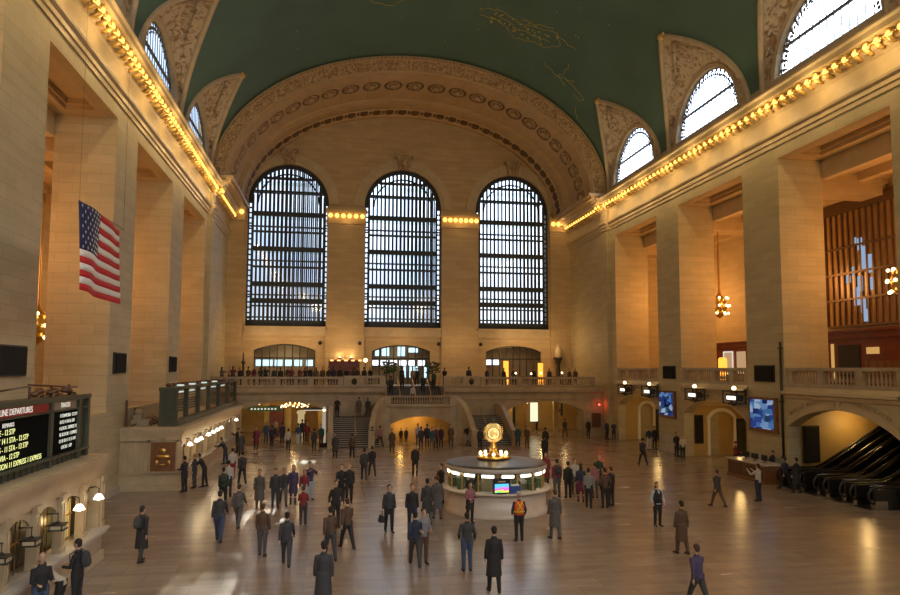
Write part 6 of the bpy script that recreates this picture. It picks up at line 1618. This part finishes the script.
CROWD = [
(-10.0, 64.36, 4.72, 160, 1.68, 'photo', 'g', 'n', 'k', 'L', 'dim figure in the crowd behind the balustrade left of the stair'),
(-9.58, 66.28, 4.72, 30, 1.73, 'front', 't', 'dg', 'y', '', 'dim figure in the crowd behind the balustrade left of the stair'),
(-9.0, 64.08, 4.72, 180, 1.76, 'photo', 'm', 'n', 'k', 'L', 'dim figure in the crowd behind the balustrade left of the stair'),
(-8.38, 64.11, 4.72, 160, 1.67, 'stand', 'n', 'dg', 'y', 'L', 'dim figure in the crowd behind the balustrade left of the stair'),
(-7.77, 64.97, 4.72, 160, 1.71, 'front', 'br', 'k', 'k', '', 'dim figure in the crowd behind the balustrade left of the stair'),
(-7.22, 64.43, 4.72, -40, 1.75, 'pocket', 'm', 'n', 'y', 'L', 'dim figure in the crowd behind the balustrade left of the stair'),
(-6.71, 65.47, 4.72, 160, 1.69, 'pocket', 'dg', 'k', 'b', 'L', 'dim figure in the crowd behind the balustrade left of the stair'),
(-6.13, 64.12, 4.72, 30, 1.78, 'photo', 'k', 'k', 'k', 'L', 'dim figure in the crowd behind the balustrade left of the stair'),
(-5.5, 65.44, 4.72, 30, 1.67, 'legs', 'dg', 'dg', 'k', '', 'dim figure in the crowd behind the balustrade left of the stair'),
(-4.88, 64.91, 4.72, 180, 1.66, 'legs', 'k', 'dg', 'k', '', 'dim figure in the crowd behind the balustrade left of the stair'),
(-4.31, 66.04, 4.72, -40, 1.75, 'pocket', 'br', 'dg', 'k', '', 'dim figure in the crowd behind the balustrade left of the stair'),
(-3.81, 63.85, 4.72, 160, 1.72, 'front', 'm', 'dg', 'b', '', 'dim figure in the crowd behind the balustrade left of the stair'),
(-3.22, 66.74, 4.72, 30, 1.7, 'front', 'm', 'dg', 'y', 'L', 'dim figure in the crowd behind the balustrade left of the stair'),
(-2.7, 66.37, 4.72, 160, 1.67, 'photo', 'n', 'dg', 'k', '', 'dim figure in the crowd behind the balustrade left of the stair'),
(-2.17, 64.43, 4.72, 30, 1.73, 'stand', 'k', 'dg', 'b', '', 'dim figure in the crowd behind the balustrade left of the stair'),
(-1.66, 65.49, 4.72, 180, 1.67, 'pocket', 'g', 'dg', 'b', 'L', 'dim figure in the crowd behind the balustrade left of the stair'),
(-1.06, 65.96, 4.72, 0, 1.73, 'stand', 'br', 'dg', 'y', '', 'dim figure in the crowd behind the balustrade left of the stair'),
(-0.49, 64.62, 4.72, 30, 1.68, 'pocket', 'k', 'dg', 'b', '', 'dim figure in the crowd behind the balustrade left of the stair'),
(-0.05, 66.2, 4.72, 160, 1.74, 'front', 'n', 'n', 'k', 'L', 'dim figure in the crowd behind the balustrade left of the stair'),
(0.57, 64.36, 4.72, 180, 1.74, 'stand', 'k', 'n', 'b', '', 'dim figure in the crowd behind the balustrade left of the stair'),
(1.16, 64.32, 4.72, 180, 1.67, 'front', 'k', 'dg', 'b', '', 'dim figure in the crowd behind the balustrade left of the stair'),
(1.78, 63.71, 4.72, 180, 1.7, 'photo', 'dg', 'dg', 'b', 'L', 'dim figure in the crowd behind the balustrade left of the stair'),
(2.22, 65.58, 4.72, 160, 1.68, 'pocket', 'br', 'dg', 'y', '', 'dim figure in the crowd behind the balustrade left of the stair'),
(2.8, 64.53, 4.72, 160, 1.71, 'legs', 'dg', 'k', 'k', '', 'dim figure in the crowd behind the balustrade left of the stair'),
(3.46, 66.42, 4.72, 160, 1.71, 'front', 'k', 'n', 'y', 'L', 'dim figure in the crowd behind the balustrade left of the stair'),
(10.8, 66.69, 4.72, 160, 1.68, 'front', 'k', 'n', 'b', '', 'dim figure standing behind the balustrade right of the stair'),
(12.71, 63.94, 4.72, 160, 1.75, 'legs', 'n', 'k', 'k', '', 'dim figure standing behind the balustrade right of the stair'),
(14.56, 64.32, 4.72, 30, 1.67, 'stand', 'n', 'n', 'y', '', 'dim figure standing behind the balustrade right of the stair'),
(16.59, 65.64, 4.72, 30, 1.66, 'legs', 'k', 'dg', 'k', '', 'dim figure standing behind the balustrade right of the stair'),
(17.82, 66.46, 4.72, 0, 1.66, 'pocket', 'k', 'k', 'y', 'L', 'dim figure standing behind the balustrade right of the stair'),
(19.49, 65.0, 4.72, 30, 1.67, 'legs', 'k', 'dg', 'b', '', 'dim figure standing behind the balustrade right of the stair'),
(21.44, 66.13, 4.72, 0, 1.65, 'stand', 'dg', 'k', 'k', 'L', 'dim figure standing behind the balustrade right of the stair'),
(23.05, 64.75, 4.72, 30, 1.65, 'legs', 'br', 'dg', 'b', '', 'dim figure standing behind the balustrade right of the stair'),
(24.41, 66.76, 4.72, -40, 1.65, 'stand', 'br', 'n', 'y', '', 'dim figure standing behind the balustrade right of the stair'),
]
for r in PEOPLE: person(*r)
for r in CROWD: person(*r, 'crowd behind the balcony balustrade left of the stair' if r[0] < 5 else 'people behind the balcony balustrade right of the stair')
# ------------------------------------------------------------------ light
def point(loc, e, col=(1,.62,.28), r=.25, nm='lamp_and_fill_light'):
    l = bpy.data.lights.new(nm, 'POINT'); l.energy = e; l.color = col; l.shadow_soft_size = r
    o = bpy.data.objects.new(nm, l); COL.objects.link(o); o.location = loc; return o
# galleries: warm chandeliers
for c in bayc[:4]:
    point((30.4, c+.0, 12.6), 900, (1,.42,.115), 1.2)
    point((-15.6, c+.0, 12.6), 560, (1,.42,.115), 1.0)
# passages
for k in (0, 1): point((27.6, bayc[k], 2.7), 70, (1,.62,.22), .2); point((30.8, bayc[k]-1, 2.8), 60, (1,.62,.22), .2)
point((29.5, 34.2, 3.4), 90, (1,.62,.22), .2); 
# undercroft
for x, y, e in ((-7.0,65,45),(-3.5,64.0,60),(-1,66,35),(-5,69,35),(17.5,64.5,40),(21,67.5,60),(23,66,30)): point((x, y, 3.1), e, (1,.66,.28), .15)
point((CXS, 59.4, 2.0), 60, (1,.55,.14), .15); point((CXS-1.5, 59.6, 1.4), 30, (1,.55,.14), .15)
# balcony: lights over the tables, shopfront
for x, e in ((-7,170),(-3,170),(1,120),(7,120),(13,90),(19.3,210),(23,110)): point((x, 69.2, 9.2), e, (1,.62,.28), .15)
for x, e in ((-5,35), (7,50), (19,10)): point((x, D+2.5, 8), e, (1,.8,.55), .3)
for x in (.6,1.75): point((x, 71.1, 7.75), 25, (1,.7,.3), .08)
point((24.95, 61.6, 3.0), 9, (1,.08,.04), .08)
# booths
for y in (23.6,21.9): point((-7.05, y, 2.1), 10, (1,.75,.4), .08)
for y in (39,41,44.4,47.7,51,56.6): point((-7.2, y, 2.15), 16, (1,.72,.36), .08)
point((-8.0,22,1.9), 12, (1,.7,.3), .1)
# kiosk
for i in range(8): a = 2*PI*i/8; point((KX+2.1*math.cos(a), KY+2.1*math.sin(a), 1.7), 5, (1,.9,.7), .06)
point((KX-.12, KY-.9, 3.0), 10, (1,.7,.3), .1)
# cornice glow from the bulb rows
for sd in (1,-1):
    for i in range(12):
        y = 60-i*4.1
        point((XR-1.5 if sd > 0 else XL+1.5, y, 21.2), 125, (1,.66,.27), .12, 'cornice_light')
# added warm fill, no real lamps: behind the camera, under the near vault
for x in (-4, 7.4, 19): point((x, -6, 20), 1900, (1,.80,.46), .9)
for x in (-6, 20.5): point((x, 12, 20), 700, (1,.80,.48), .7)
# daylight
w = bpy.data.worlds.new('sky'); SC.world = w; w.use_nodes = True
t = w.node_tree; t.nodes.clear(); out = t.nodes.new('ShaderNodeOutputWorld'); bg = t.nodes.new('ShaderNodeBackground')
tc = t.nodes.new('ShaderNodeTexCoord'); s = t.nodes.new('ShaderNodeSeparateXYZ'); lk(t, tc.outputs['Generated'], s.inputs[0])
n = t.nodes.new('ShaderNodeTexNoise'); n.inputs['Scale'].default_value = 3.5; n.inputs['Detail'].default_value = 4; lk(t, tc.outputs['Generated'], n.inputs['Vector'])
r = t.nodes.new('ShaderNodeValToRGB'); r.color_ramp.elements[0].color = (.50,.66,.95,1); r.color_ramp.elements[0].position = .35; r.color_ramp.elements[1].color = (.93,.97,1,1); r.color_ramp.elements[1].position = .6
lk(t, n.outputs[0], r.inputs[0]); lk(t, r.outputs[0], bg.inputs[0])
mr = t.nodes.new('ShaderNodeMapRange'); mr.inputs['From Min'].default_value = .1; mr.inputs['From Max'].default_value = .5; mr.inputs['To Min'].default_value = 1.55; mr.inputs['To Max'].default_value = 5.5
lk(t, s.outputs[2], mr.inputs[0])
mx = t.nodes.new('ShaderNodeMapRange'); mx.inputs['From Min'].default_value = -.3; mx.inputs['From Max'].default_value = .5; mx.inputs['To Min'].default_value = .28; mx.inputs['To Max'].default_value = 1.85
lk(t, s.outputs[0], mx.inputs[0]); mm = t.nodes.new('ShaderNodeMath'); mm.operation = 'MULTIPLY'; lk(t, mr.outputs[0], mm.inputs[0]); lk(t, mx.outputs[0], mm.inputs[1]); lk(t, mm.outputs[0], bg.inputs[1])
for a, e in PIL: point(((a+e)/2, D-1.3, 21.9), 22, (1,.62,.24), .1, 'capital_light')
lk(t, bg.outputs[0], out.inputs[0])
# added spot lamps outside the end window, narrowed to throw sun stripes on the floor
sp = bpy.data.lights.new('sun_patch_spot', 'SPOT'); sp.energy = 300000; sp.color = (1,.9,.72); sp.spot_size = R(1.35); sp.spot_blend = .35; sp.shadow_soft_size = .4
for tx, ty, e in ((-3.7, 21.6, 1), (-3.0, 31.5, .8), (-1.8, 48.5, .5)):
    l = sp.copy() ; l.energy = 1.8e6*e; o = bpy.data.objects.new('sun_patch_spot', l); COL.objects.link(o)
    S_ = Vector((tx*.9-.6, D, 13.5 if ty > 40 else 19.0)); T_ = Vector((tx, ty, 0)); dv = (S_-T_).normalized()
    o.location = S_+dv*45; o.rotation_euler = (-dv).to_track_quat('-Z', 'Y').to_euler()

# ------------------------------------------------------------------ camera
cam = bpy.data.cameras.new('camera'); co = bpy.data.objects.new('camera', cam); COL.objects.link(co); SC.camera = co
f, psi, th, rho = 679.45, .1684, .0745, -.0031
cam.sensor_width = 36; cam.lens = f/900*36; cam.sensor_fit = 'HORIZONTAL'
cam.shift_y = (317.7-297.5)/900; cam.clip_end = 400; cam.clip_start = .1
d = Vector((math.sin(psi)*math.cos(th), math.cos(psi)*math.cos(th), math.sin(th)))
rt = Vector((math.cos(psi), -math.sin(psi), 0)); u = rt.cross(d)
# roll
rt2 = rt*math.cos(rho)+u*math.sin(rho)*-1; u2 = rt2.cross(d)
M = Matrix((rt2, u2, -d)).transposed().to_4x4(); M.translation = (0, 0, 6.4); co.matrix_world = M
SC.view_settings.view_transform = 'Standard'; SC.view_settings.look = 'None'; SC.view_settings.gamma = 1; SC.view_settings.use_curve_mapping = False
SC.view_settings.exposure = 0
SC.cycles.use_denoising = True
SC.cycles.max_bounces = 8; SC.cycles.diffuse_bounces = 4; SC.cycles.transparent_max_bounces = 12
SC.cycles.sample_clamp_indirect = 6
